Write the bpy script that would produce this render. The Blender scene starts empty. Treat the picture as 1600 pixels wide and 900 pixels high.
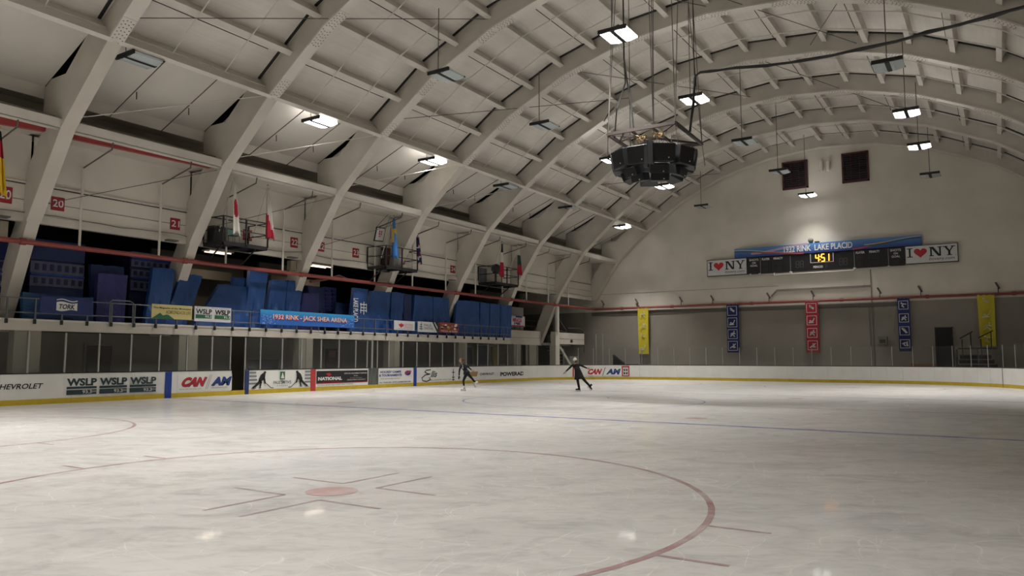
import bpy, bmesh, math, random
from mathutils import Vector, Matrix
random.seed(7)
R = math.radians
S = bpy.context.scene
COL = S.collection

# ---------------------------------------------------------------- camera
CF, CP, CYAW, CH = 1172.5, .09245, .5746, 1.65
cd = bpy.data.cameras.new('camera'); cam = bpy.data.objects.new('camera', cd); COL.objects.link(cam)
cd.sensor_width = 36; cd.lens = CF / 1600 * 36; cd.clip_start = .05; cd.clip_end = 400
cam.location = (0, 0, CH); cam.rotation_euler = (math.pi/2 + CP, 0, CYAW)
S.camera = cam
# ---------------------------------------------------------------- world + exposure
w = bpy.data.worlds.new('world'); S.world = w; w.use_nodes = True
w.node_tree.nodes['Background'].inputs[0].default_value = (.9, .92, 1, 1)
w.node_tree.nodes['Background'].inputs[1].default_value = .02
S.view_settings.view_transform = 'Standard'; S.view_settings.look = 'None'
S.view_settings.gamma = 1; S.view_settings.use_curve_mapping = False
S.view_settings.exposure = 0.0
LAMP_W = 285.0          # watts of each lit high-bay fixture
LENS = 8.0             # emission of its lens
LAMP_COL = (1.0, .965, .915)

# ---------------------------------------------------------------- pixel <-> world helpers (measured planes)
def _ray(x, y):
    a = (x-800)/CF; b = (450-y)/CF
    fh = math.cos(CP) - b*math.sin(CP); up = math.sin(CP) + b*math.cos(CP)
    s, c = math.sin(CYAW), math.cos(CYAW)
    return (-s*fh + c*a, c*fh + s*a, up)
def atX(x, y, X):
    r = _ray(x, y); t = X/r[0]; return Vector((X, r[1]*t, CH + r[2]*t))
def atY(x, y, Y):
    r = _ray(x, y); t = Y/r[1]; return Vector((r[0]*t, Y, CH + r[2]*t))
def atZ(x, y, z=0):
    r = _ray(x, y); t = (z-CH)/r[2]; return Vector((r[0]*t, r[1]*t, z))

# ---------------------------------------------------------------- materials
MATS = {}
def mat(name, col, rough=.6, metal=0, var=.0, scale=3.0, bump=0, bscale=20, emit=0, spec=.5, stretch=None, var2=None):
    if name in MATS: return MATS[name]
    m = bpy.data.materials.new(name); m.use_nodes = True; nt = m.node_tree; N = nt.nodes; L = nt.links
    b = N['Principled BSDF']
    b.inputs['Base Color'].default_value = (*col, 1); b.inputs['Roughness'].default_value = rough
    b.inputs['Metallic'].default_value = metal; b.inputs['Specular IOR Level'].default_value = spec
    if emit:
        b.inputs['Emission Color'].default_value = (*col, 1); b.inputs['Emission Strength'].default_value = emit
    if var or bump:
        tc = N.new('ShaderNodeTexCoord'); mp = N.new('ShaderNodeMapping'); L.new(tc.outputs['Object'], mp.inputs[0])
        if stretch: mp.inputs['Scale'].default_value = stretch
    if var:
        n = N.new('ShaderNodeTexNoise'); n.inputs['Scale'].default_value = scale; n.inputs['Detail'].default_value = 5
        L.new(mp.outputs[0], n.inputs[0])
        r = N.new('ShaderNodeMapRange'); r.inputs[1].default_value = .3; r.inputs[2].default_value = .7
        r.inputs[3].default_value = 1-var; r.inputs[4].default_value = 1+var*.6
        L.new(n.outputs[0], r.inputs[0])
        x = N.new('ShaderNodeVectorMath'); x.operation = 'SCALE'; x.inputs[0].default_value = col
        L.new(r.outputs[0], x.inputs[3]); L.new(x.outputs[0], b.inputs['Base Color'])
    if bump:
        n2 = N.new('ShaderNodeTexNoise'); n2.inputs['Scale'].default_value = bscale; n2.inputs['Detail'].default_value = 3
        L.new(mp.outputs[0], n2.inputs[0])
        bp = N.new('ShaderNodeBump'); bp.inputs['Strength'].default_value = bump; bp.inputs['Distance'].default_value = .05
        L.new(n2.outputs[0], bp.inputs['Height']); L.new(bp.outputs[0], b.inputs['Normal'])
    MATS[name] = m; return m

white_steel = mat('white_steel', (.68, .645, .585), .55, var=.10, scale=.7)
white_web = mat('white_web', (.58, .545, .485), .6, var=.12, scale=.8)
panel_white = mat('panel_white', (.71, .675, .62), .45, var=.10, scale=.35)
wall_white = mat('wall_white', (.72, .68, .60), .6, var=.12, scale=.4)
fascia_white = mat('fascia_white', (.60, .56, .49), .55, var=.1, scale=.8)
block_grey = mat('block_grey', (.30, .275, .24), .8, var=.12, scale=.35, bump=.2, bscale=6)
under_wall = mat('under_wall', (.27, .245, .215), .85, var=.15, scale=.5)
conc = mat('concrete', (.22, .21, .19), .85, var=.2, scale=.8)
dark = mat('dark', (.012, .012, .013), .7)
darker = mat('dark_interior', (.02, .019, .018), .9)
black_steel = mat('black_steel', (.015, .015, .016), .5)
black_plastic = mat('black_plastic', (.022, .023, .026), .45, var=.2, scale=4)
grey_steel = mat('grey_steel', (.16, .16, .16), .4, .6)
rail_steel = mat('rail_steel', (.13, .14, .155), .45, .3)
red_paint = mat('red_pipe_paint', (.30, .065, .055), .5, var=.15, scale=2)
red_box = mat('red_box', (.35, .05, .05), .5)
maroon = mat('maroon', (.075, .02, .022), .6)
dk_door = mat('dark_brown_door', (.035, .022, .02), .5)
board_white = mat('board_white', (.84, .835, .80), .35, var=.05, scale=1.5)
kick_yellow = mat('kick_yellow', (.62, .45, .035), .4, var=.1, scale=3)
blue_strip = mat('blue_strip', (.012, .055, .33), .35)
red_strip = mat('red_strip', (.5, .05, .05), .35)
alu = mat('aluminium', (.42, .42, .40), .35, .5)
tarp = mat('blue_tarp', (.016, .072, .25), .5, var=.22, scale=.9, bump=.9, bscale=2.2)
tarp_dk = mat('dark_blue_tarp', (.012, .03, .11), .55, var=.25, scale=1, bump=.7, bscale=2.5)
tarp_pp = mat('indigo_cover', (.028, .034, .16), .5, var=.2, scale=1.2, bump=.5, bscale=3)
seat_grey = mat('seat_grey_blue', (.11, .115, .20), .6, var=.2, scale=2)
seat_blue = mat('seat_blue', (.018, .024, .085), .5)
ink = mat('ink_black', (.012, .012, .014), .5)
ink_grey = mat('ink_grey', (.09, .09, .1), .5)
teal_dk = mat('ink_slate', (.025, .055, .065), .5)
green_ink = mat('ink_green', (.02, .13, .06), .5)
white_ink = mat('white_print', (.72, .72, .70), .5)
red_ink = mat('red_print', (.5, .02, .035), .5)
blue_ink = mat('blue_print', (.02, .04, .25), .5)
sign_red = mat('sign_red', (.33, .02, .03), .5)
sign_white = mat('sign_white', (.66, .66, .67), .4)
ban_yellow = mat('banner_yellow', (.60, .50, .03), .7, bump=.5, bscale=3)
ban_blue = mat('banner_blue', (.012, .025, .14), .7, bump=.4, bscale=3)
ban_red = mat('banner_red', (.42, .02, .04), .7, bump=.4, bscale=3)
cream = mat('cream_print', (.60, .52, .22), .5)
skyblue = mat('skyblue_print', (.04, .22, .62), .5)
lens_off = mat('lens_off', (.55, .62, .64), .25)
lens_on = mat('lens_on', (1, .97, .93), .3, emit=LENS)
tube_on = mat('tube_on', (1, .80, .62), .3, emit=2.2)
led_on = mat('led_on', (1, .40, .04), .3, emit=3)
led_off = mat('led_off', (.06, .06, .06), .4)
skin = mat('skin', (.45, .27, .19), .55)
hair = mat('brown_hair', (.12, .05, .03), .7)
navy = mat('navy_cloth', (.008, .010, .022), .8)
blackc = mat('black_cloth', (.006, .006, .007), .85)
whitec = mat('white_cloth', (.75, .73, .68), .7)
brass = mat('brass_cable', (.45, .30, .12), .5)
wire_m = mat('wire_grey', (.11, .105, .095), .6)

def ice_material(name, base=None, strength=1.0):
    m = bpy.data.materials.new(name); m.use_nodes = True; nt = m.node_tree; N = nt.nodes; L = nt.links
    b = N['Principled BSDF']
    tc = N.new('ShaderNodeNewGeometry')
    def noise(scale, det, mscale=(1, 1, 1), dist=0, rot=0):
        m0 = N.new('ShaderNodeMapping'); m0.inputs['Rotation'].default_value = (0, 0, rot); L.new(tc.outputs['Position'], m0.inputs[0])
        mp = N.new('ShaderNodeMapping'); mp.inputs['Scale'].default_value = mscale
        L.new(m0.outputs[0], mp.inputs[0])
        n = N.new('ShaderNodeTexNoise'); n.inputs['Scale'].default_value = scale; n.inputs['Detail'].default_value = det
        n.inputs['Roughness'].default_value = .65; n.inputs['Distortion'].default_value = dist
        L.new(mp.outputs[0], n.inputs[0]); return n.outputs[0]
    def rng(src, a, b_, c, d):
        r = N.new('ShaderNodeMapRange'); r.inputs[1].default_value = a; r.inputs[2].default_value = b_
        r.inputs[3].default_value = c; r.inputs[4].default_value = d; L.new(src, r.inputs[0]); return r.outputs[0]
    def math_(op, a, b_):
        r = N.new('ShaderNodeMath'); r.operation = op
        for i, q in enumerate((a, b_)):
            if isinstance(q, (int, float)): r.inputs[i].default_value = q
            else: L.new(q, r.inputs[i])
        return r.outputs[0]
    big = rng(noise(.16, 4, (1, 1, 1), .5), .35, .65, 0, 1)
    smear = rng(noise(.95, 9, (.7, 1.15, 1), 1.2, R(-38)), .46, .64, 0, 1)
    smear2 = rng(noise(3.2, 9, (.6, 1.3, 1), 1.4, R(-28)), .48, .66, 0, 1)
    smear = math_('MULTIPLY', smear, rng(big, 0, 1, .35, 1))
    # fine curved skate scratches: thin cell edges of warped voronoi
    def scratch(scale, width, seed, rot):
        mp = N.new('ShaderNodeMapping'); mp.inputs['Location'].default_value = (seed, seed*1.7, 0)
        mp.inputs['Rotation'].default_value = (0, 0, rot); mp.inputs['Scale'].default_value = (1, .45, 1)
        nz = N.new('ShaderNodeTexNoise'); nz.inputs['Scale'].default_value = .5; nz.inputs['Detail'].default_value = 1
        L.new(tc.outputs['Position'], nz.inputs[0])
        vm = N.new('ShaderNodeVectorMath'); vm.operation = 'SCALE'; vm.inputs[3].default_value = 2.2; L.new(nz.outputs[1], vm.inputs[0])
        ad = N.new('ShaderNodeVectorMath'); ad.operation = 'ADD'; L.new(tc.outputs['Position'], ad.inputs[0]); L.new(vm.outputs[0], ad.inputs[1])
        L.new(ad.outputs[0], mp.inputs[0])
        v = N.new('ShaderNodeTexVoronoi'); v.feature = 'DISTANCE_TO_EDGE'; v.inputs['Scale'].default_value = scale
        L.new(mp.outputs[0], v.inputs[0])
        msk = rng(noise(.8, 3, (1, 1, 1), .3, rot), .48, .6, 0, 1)
        return math_('MULTIPLY', rng(v.outputs[0], 0, width, 1, 0), msk)
    sc = math_('MAXIMUM', scratch(.55, .006, 3, .4), scratch(1.1, .008, 11, 1.3))
    sc = math_('MAXIMUM', sc, scratch(.8, .005, 23, 2.2))
    sc = math_('MAXIMUM', sc, scratch(2.3, .012, 37, .6))
    sc = math_('MAXIMUM', sc, scratch(3.1, .012, 51, -.5))
    val = math_('ADD', .65, math_('MULTIPLY', smear, -.15))
    val = math_('ADD', val, math_('MULTIPLY', smear2, -.09))
    val = math_('ADD', val, math_('MULTIPLY', big, .05))
    val = math_('ADD', val, math_('MULTIPLY', sc, .14))
    col = N.new('ShaderNodeVectorMath'); col.operation = 'SCALE'; col.inputs[0].default_value = (1, .985, .96)
    L.new(val, col.inputs[3]); out = col.outputs[0]
    if base:
        mx = N.new('ShaderNodeMix'); mx.data_type = 'RGBA'
        f = math_('MULTIPLY', rng(noise(1.7, 5), .3, .62, 1, .45), strength)
        L.new(f, mx.inputs[0]); L.new(out, mx.inputs[6]); mx.inputs[7].default_value = (*base, 1); out = mx.outputs[2]
    L.new(out, b.inputs['Base Color'])
    b.inputs['Roughness'].default_value = .5
    b.inputs['Specular IOR Level'].default_value = .08
    b.inputs['Coat Weight'].default_value = .26; b.inputs['Coat Roughness'].default_value = .05; b.inputs['Coat IOR'].default_value = 1.31
    n = noise(3.0, 4, (.6, 1.3, 1), .5, R(-20)); bp = N.new('ShaderNodeBump'); bp.inputs['Strength'].default_value = .12
    bp.inputs['Distance'].default_value = .02
    L.new(math_('ADD', n, math_('MULTIPLY', sc, .4)), bp.inputs['Height']); L.new(bp.outputs[0], b.inputs['Normal'])
    return m
ice_mat = ice_material('ice')
ice_blue = ice_material('ice_blue_paint', (.05, .06, .42), .95)
ice_red = ice_material('ice_red_paint', (.29, .06, .08), .75)
ice_pink = ice_material('ice_pink_paint', (.50, .19, .17), .7)
ice_dkred = ice_material('ice_dim_paint', (.25, .08, .10), .6)

glass = bpy.data.materials.new('rink_glass'); glass.use_nodes = True
_n = glass.node_tree.nodes; _l = glass.node_tree.links; _n.clear()
_o = _n.new('ShaderNodeOutputMaterial'); _t = _n.new('ShaderNodeBsdfTransparent'); _t.inputs[0].default_value = (.93, .94, .93, 1)
_g = _n.new('ShaderNodeBsdfGlossy'); _g.inputs['Roughness'].default_value = .06; _g.inputs[0].default_value = (.9, .9, .9, 1)
_d = _n.new('ShaderNodeBsdfDiffuse'); _d.inputs[0].default_value = (.5, .5, .48, 1)
_lw = _n.new('ShaderNodeLayerWeight'); _pw = _n.new('ShaderNodeMath'); _pw.operation = 'POWER'; _pw.inputs[1].default_value = 5; _l.new(_lw.outputs['Facing'], _pw.inputs[0])
_f = _n.new('ShaderNodeMath'); _f.operation = 'MULTIPLY_ADD'; _f.inputs[1].default_value = .6; _f.inputs[2].default_value = .03; _l.new(_pw.outputs[0], _f.inputs[0])
_m = _n.new('ShaderNodeMixShader'); _m2 = _n.new('ShaderNodeMixShader'); _m2.inputs[0].default_value = .025
_l.new(_f.outputs[0], _m.inputs[0]); _l.new(_t.outputs[0], _m.inputs[1]); _l.new(_g.outputs[0], _m.inputs[2])
_l.new(_m.outputs[0], _m2.inputs[1]); _l.new(_d.outputs[0], _m2.inputs[2]); _l.new(_m2.outputs[0], _o.inputs[0])

# roof deck: white painted boards running along the hall with faint joints and grime
def deck_material():
    m = bpy.data.materials.new('roof_deck'); m.use_nodes = True; nt = m.node_tree; N = nt.nodes; L = nt.links
    b = N['Principled BSDF']; b.inputs['Roughness'].default_value = .7
    tc = N.new('ShaderNodeTexCoord')
    mp = N.new('ShaderNodeMapping'); mp.inputs['Scale'].default_value = (9, .35, 9); L.new(tc.outputs['Object'], mp.inputs[0])
    n = N.new('ShaderNodeTexNoise'); n.inputs['Scale'].default_value = 1; n.inputs['Detail'].default_value = 4; L.new(mp.outputs[0], n.inputs[0])
    n2 = N.new('ShaderNodeTexNoise'); n2.inputs['Scale'].default_value = .6; n2.inputs['Detail'].default_value = 6; L.new(tc.outputs['Object'], n2.inputs[0])
    r = N.new('ShaderNodeMapRange'); r.inputs[1].default_value = .3; r.inputs[2].default_value = .7; r.inputs[3].default_value = .95; r.inputs[4].default_value = 1.03
    L.new(n.outputs[0], r.inputs[0])
    r2 = N.new('ShaderNodeMapRange'); r2.inputs[1].default_value = .3; r2.inputs[2].default_value = .7; r2.inputs[3].default_value = .88; r2.inputs[4].default_value = 1.05
    L.new(n2.outputs[0], r2.inputs[0])
    mu = N.new('ShaderNodeMath'); mu.operation = 'MULTIPLY'; L.new(r.outputs[0], mu.inputs[0]); L.new(r2.outputs[0], mu.inputs[1])
    v = N.new('ShaderNodeVectorMath'); v.operation = 'SCALE'; v.inputs[0].default_value = (.74, .70, .64); L.new(mu.outputs[0], v.inputs[3])
    L.new(v.outputs[0], b.inputs['Base Color'])
    return m
deck_mat = deck_material()

# ---------------------------------------------------------------- mesh helpers
def wloc(o):
    v = Vector((0, 0, 0))
    while o is not None: v = v + o.location; o = o.parent
    return v
def tag(o, label=None, cat=None, group=None, kind=None):
    if label: o['label'] = label
    if cat: o['category'] = cat
    if group: o['group'] = group
    if kind: o['kind'] = kind
    return o
def empty(name, loc, label=None, cat=None, group=None, kind=None):
    o = bpy.data.objects.new(name, None); COL.objects.link(o); o.location = loc; o.empty_display_size = .2
    return tag(o, label, cat, group, kind)
class MB:
    def __init__(s): s.v = []; s.f = []; s.m = []; s.mi = 0; s.smooth = False
    def add(s, vs, fs):
        n = len(s.v); s.v += [Vector(p) for p in vs]
        for f in fs: s.f.append([i+n for i in f]); s.m.append(s.mi)
        return s
    def box(s, c, d, M=None):
        x, y, z = d[0]/2, d[1]/2, d[2]/2; c = Vector(c)
        P = [Vector(p) for p in ((-x,-y,-z),(x,-y,-z),(x,y,-z),(-x,y,-z),(-x,-y,z),(x,-y,z),(x,y,z),(-x,y,z))]
        if M is not None: P = [M @ p for p in P]
        return s.add([p + c for p in P], [(0,3,2,1),(4,5,6,7),(0,1,5,4),(1,2,6,5),(2,3,7,6),(3,0,4,7)])
    def bb(s, a, b):
        return s.box([(a[i]+b[i])/2 for i in range(3)], [abs(a[i]-b[i]) for i in range(3)])
    def beam(s, p, q, w, h, up=(0,0,1)):
        p = Vector(p); q = Vector(q); d = (q-p)
        if d.length < 1e-6: return s
        d.normalize(); up = Vector(up)
        if abs(d.dot(up)) > .98: up = Vector((1, 0, 0))
        u = d.cross(up).normalized(); t = u.cross(d).normalized()
        P = []
        for e in (p, q):
            for a, b in ((-1,-1),(1,-1),(1,1),(-1,1)): P.append(e + u*(a*w/2) + t*(b*h/2))
        return s.add(P, [(0,1,2,3),(7,6,5,4),(0,4,5,1),(1,5,6,2),(2,6,7,3),(3,7,4,0)])
    def tube(s, pts, r, n=8, cap=True):
        pts = [Vector(p) for p in pts]; rings = []
        rr = r if isinstance(r, (list, tuple)) else [r]*len(pts)
        base = len(s.v); prev = None
        for i, p in enumerate(pts):
            d = (pts[min(i+1, len(pts)-1)] - pts[max(i-1, 0)]).normalized()
            if prev is None:
                u = d.cross(Vector((0, 0, 1)))
                if u.length < .05: u = d.cross(Vector((1, 0, 0)))
            else: u = prev - d*prev.dot(d)
            u.normalize(); prev = u; t = d.cross(u)
            for k in range(n):
                a = 2*math.pi*k/n; s.v.append(p + (u*math.cos(a) + t*math.sin(a))*rr[i])
        for i in range(len(pts)-1):
            for k in range(n):
                a = base+i*n+k; b = base+i*n+(k+1) % n
                s.f.append([a, b, b+n, a+n]); s.m.append(s.mi)
        if cap:
            s.f.append([base+k for k in range(n)][::-1]); s.m.append(s.mi)
            s.f.append([base+(len(pts)-1)*n+k for k in range(n)]); s.m.append(s.mi)
        return s
    def prism(s, pts, vec):
        """polygon (3D pts) extruded by vec"""
        pts = [Vector(p) for p in pts]; vec = Vector(vec); n = len(pts)
        s.add(pts + [p + vec for p in pts], [list(range(n))[::-1], [i+n for i in range(n)]] + [(i, (i+1) % n, (i+1) % n+n, i+n) for i in range(n)])
        return s
    def quad(s, *p): return s.add(p, [tuple(range(len(p)))])
    def ell(s, c, r, n=12, m=8, M=None):
        c = Vector(c); P = []
        for j in range(m+1):
            th = math.pi*j/m
            for k in range(n):
                a = 2*math.pi*k/n; q = Vector((r[0]*math.sin(th)*math.cos(a), r[1]*math.sin(th)*math.sin(a), r[2]*math.cos(th)))
                P.append(c + (M @ q if M is not None else q))
        F = []
        for j in range(m):
            for k in range(n): F.append((j*n+k, (j+1)*n+k, (j+1)*n+(k+1) % n, j*n+(k+1) % n))
        return s.add(P, F)
    def build(s, name, mats, parent=None, smooth=False, bevel=0):
        mats = mats if isinstance(mats, (list, tuple)) else [mats]
        if parent is not None: off = wloc(parent)
        else:
            xs = [p.x for p in s.v]; ys = [p.y for p in s.v]; zs = [p.z for p in s.v]
            off = Vector(((min(xs)+max(xs))/2, (min(ys)+max(ys))/2, min(zs)))
        me = bpy.data.meshes.new(name); me.from_pydata([tuple(p-off) for p in s.v], [], s.f)
        for q in mats: me.materials.append(q)
        if len(mats) > 1: me.polygons.foreach_set('material_index', s.m)
        if smooth: me.polygons.foreach_set('use_smooth', [True]*len(me.polygons))
        me.update()
        o = bpy.data.objects.new(name, me); COL.objects.link(o)
        if parent is not None: o.parent = parent
        else: o.location = off
        if bevel:
            bm = bmesh.new(); bm.from_mesh(me); bmesh.ops.bevel(bm, geom=bm.edges[:], offset=bevel, segments=1, affect='EDGES'); bm.to_mesh(me); bm.free()
        return o
def dup(o, loc, parent='same'):
    c = o.copy(); COL.objects.link(c); c.location = loc
    if parent != 'same': c.parent = parent
    return c
def dup_tree(o, d, label=None):
    c = o.copy(); COL.objects.link(c); c.location = o.location + Vector(d)
    if label: c['label'] = label
    for ch in o.children:
        k = ch.copy(); COL.objects.link(k); k.parent = c
        for g in ch.children:
            h = g.copy(); COL.objects.link(h); h.parent = k
    return c

# -------- flat print on a surface: rectangles on a plane facing +X ('X': u=Y) or -Y ('Y': u=X)
class Face:
    def __init__(s, ax, c, u0, u1, v0, v1, parent=None):
        s.ax, s.c, s.u0, s.u1, s.v0, s.v1, s.parent = ax, c, u0, u1, v0, v1, parent; s.n = 0
        s.sgn = 1 if ax == 'X' else -1
    def P(s, fu, fv, lift=.004):
        u = s.u0 + (s.u1-s.u0)*fu; v = s.v0 + (s.v1-s.v0)*fv
        return Vector((s.c + lift, u, v)) if s.ax == 'X' else Vector((u, s.c - lift, v))
    def lift(s): s.n += 1; return .004 + s.n*.0025
    def poly(s, pls, m, name='print'):
        """list of polygons in 0..1 coordinates"""
        b = MB(); l = s.lift()
        for p in pls: b.quad(*[s.P(a, c, l) for a, c in p])
        return b.build(name, m, s.parent)
    def rect(s, a0, b0, a1, b1, m, name='print'): return s.poly([[(a0, b0), (a1, b0), (a1, b1), (a0, b1)]], m, name)
    def disc(s, a, b, ra, rb, m, name='print', n=18): return s.poly([[(a+ra*math.cos(2*math.pi*k/n), b+rb*math.sin(2*math.pi*k/n)) for k in range(n)]], m, name)
    def stroke(s, lines, wd, m, name='print'):
        """polylines with width in metres"""
        b = MB(); l = s.lift(); W = s.u1-s.u0; Hh = s.v1-s.v0
        for ln in lines:
            for (a, c), (d, e) in zip(ln, ln[1:]):
                x0, y0, x1, y1 = a*W, c*Hh, d*W, e*Hh; L_ = math.hypot(x1-x0, y1-y0) or 1
                nx, ny = -(y1-y0)/L_*wd/2, (x1-x0)/L_*wd/2
                ex, ey = (x1-x0)/L_*wd*.3, (y1-y0)/L_*wd*.3
                b.quad(*[s.P(px/W, py/Hh, l) for px, py in ((x0-nx-ex, y0-ny-ey), (x1-nx+ex, y1-ny+ey), (x1+nx+ex, y1+ny+ey), (x0+nx-ex, y0+ny-ey))])
        return b.build(name, m, s.parent)
    def text(s, t, a0, b0, a1, b1, m, shear=0, bold=0, vert=False, name='lettering'):
        cu = bpy.data.curves.new('t', 'FONT'); cu.body = t; cu.size = 1; cu.offset = bold; cu.resolution_u = 3
        o = bpy.data.objects.new('t', cu); me0 = bpy.data.meshes.new_from_object(o)
        vs = [v.co.copy() for v in me0.vertices]; fs = [list(p.vertices) for p in me0.polygons]
        bpy.data.objects.remove(o); bpy.data.curves.remove(cu); bpy.data.meshes.remove(me0)
        x0 = min(v.x for v in vs); x1 = max(v.x for v in vs); y0 = min(v.y for v in vs); y1 = max(v.y for v in vs)
        l = s.lift(); b = MB(); P = []
        for v in vs:
            fx = (v.x-x0)/(x1-x0); fy = (v.y-y0)/(y1-y0)
            if vert: fx, fy = fy, 1-fx
            fx = fx*(1-shear) + shear*fy if shear else fx
            P.append(s.P(a0+(a1-a0)*fx, b0+(b1-b0)*fy, l))
        b.add(P, fs); return b.build(name, m, s.parent)
def rectX(X, x0, y0, x1, y1):
    """pixel box -> (Y0,Y1,Z0,Z1) on plane X"""
    xm = (x0+x1)/2; return atX(x0, (y0+y1)/2, X).y, atX(x1, (y0+y1)/2, X).y, atX(xm, y1, X).z, atX(xm, y0, X).z
def rectY(Y, x0, y0, x1, y1):
    xm = (x0+x1)/2; return atY(x0, (y0+y1)/2, Y).x, atY(x1, (y0+y1)/2, Y).x, atY(xm, y1, Y).z, atY(xm, y0, Y).z

# ================================================================ THE SETTING
XC, RR, ZC = -10.5, 21.8, -4.4          # roof arc
A0, AS = 13.25, 6.55                    # first arch, spacing
YW = 59.3                               # far gable wall
YN = -9.0                               # wall behind the camera
def arc(deg, off=0): return Vector((XC - (RR+off)*math.sin(R(deg)), 0, ZC + (RR+off)*math.cos(R(deg))))
INNER = [arc(a) for a in (40, 30, 20, 10, 0, -10, -20, -30, -40)]
def mir(p): return Vector((2*XC - p[0], 0, p[1] if len(p) == 2 else p[2]))

# ---- rink outline
bx0, bx1, by0, by1, br = -28.62, 1.32, -3.4, 53.8, 8.4
def outline(off=0, n=12):
    P = []
    for cx, cy, a0 in ((bx1-br, by0+br, -90), (bx1-br, by1-br, 0), (bx0+br, by1-br, 90), (bx0+br, by0+br, 180)):
        for k in range(n+1):
            a = R(a0 + 90*k/n); P.append(Vector((cx + (br+off)*math.cos(a), cy + (br+off)*math.sin(a), 0)))
    return P
fl = MB(); fl.bb((-40, YN, -.3), (10, 62, -.06)); fl = fl.build('floor', conc); tag(fl, kind='structure')
ice = MB(); ol = outline(.05); ice.prism([p + Vector((0, 0, -.055)) for p in ol], (0, 0, .055))
ice = ice.build('floor', ice_mat); tag(ice, kind='structure', label='white skating ice scuffed with skate marks')
def ice_paint(name, m, build): b = MB(); build(b); return b.build(name, m, ice)
def strip(x0, y0, x1, y1, z=.0015):
    return lambda b: b.quad((x0, y0, z), (x1, y0, z), (x1, y1, z), (x0, y1, z))
ice_paint('blue_line', ice_blue, strip(bx0, 18.20, bx1, 18.42))
ice_paint('blue_line', ice_blue, strip(bx0, 33.70, bx1, 33.92))
ice_paint('centre_line', ice_red, strip(bx0, 26.0, bx1, 26.16))
def ring(cx, cy, r, w=.06, z=.002, n=72, a0=0, a1=360):
    def f(b):
        for k in range(n):
            a, c = R(a0+(a1-a0)*k/n), R(a0+(a1-a0)*(k+1)/n)
            b.quad(*[(cx+q*math.cos(t), cy+q*math.sin(t), z) for q, t in ((r-w/2, a), (r+w/2, a), (r+w/2, c), (r-w/2, c))])
    return f
def disc(cx, cy, r, z=.002):
    return lambda b: b.quad(*[(cx+r*math.cos(2*math.pi*k/32), cy+r*math.sin(2*math.pi*k/32), z) for k in range(32)])
DX = (-7.03, -20.3)
for cx in DX:
    for cy in (6.75, 45.4):
        ice_paint('faceoff_circle', ice_red, ring(cx, cy, 4.55, .075))
        ice_paint('faceoff_spot', ice_pink, disc(cx, cy, .32, .003))
        def marks(b, cx=cx, cy=cy):
            for sx in (-1, 1):
                for sy in (-1, 1):
                    x, y = cx+sx*.30, cy+sy*.48
                    b.bb((x, y-.025, .0025), (x+sx*.95, y+.025, .003)); b.bb((x-.025, y, .0025), (x+.025, y+sy*1.1, .003))
        ice_paint('hash_marks', ice_dkred, marks)
        def ticks(b, cx=cx, cy=cy):
            for sx in (-1, 1):
                for sy in (-.66, .66):
                    x = cx+sx*4.52; b.bb((x, cy+sy-.025, .0025), (x+sx*.62, cy+sy+.025, .003))
        ice_paint('circle_ticks', ice_red, ticks)
    for cy in (20.1, 32.0): ice_paint('faceoff_spot', ice_pink, disc(cx, cy, .31, .003))
ice_paint('centre_circle', ice_blue, ring(-13.65, 26.08, 4.6, .06))
ice_paint('referee_crease', ice_dkred, ring(bx0, 26.08, 3.0, .05, .0025, 30, -90, 90))
ice_paint('goal_line', ice_red, strip(-27.2, 50.2, -.2, 50.26))
def vee(b):
    b.bb((-16.4, 28.9, .0025), (-10.4, 28.95, .003)); b.quad((-14.0, 28.9, .003), (-13.5, 28.0, .003), (-13.42, 28.02, .003), (-13.85, 28.9, .003)); b.quad((-13.5, 28.0, .003), (-13.0, 28.9, .003), (-12.9, 28.9, .003), (-13.42, 27.98, .003))
ice_paint('centre_mark', ice_dkred, vee)

# ---- outer shell
b = MB(); b.bb((-40, YW, 0), (13, YW+.3, 5.62)); b.mi = 1; b.bb((-40, YW, 5.62), (13, YW+.3, 19.5))
wb = b.build('wall_back', [block_grey, wall_white]); tag(wb, kind='structure')
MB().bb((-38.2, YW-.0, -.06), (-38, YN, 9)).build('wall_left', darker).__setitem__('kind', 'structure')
b = MB(); b.bb((9.2, YN, -.06), (9.5, YW, 9.9)); tag(b.build('wall_right', wall_white), kind='structure')
b = MB(); b.bb((-40, YN-.3, -.06), (13, YN, 19)); tag(b.build('wall_front', wall_white), kind='structure')

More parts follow.
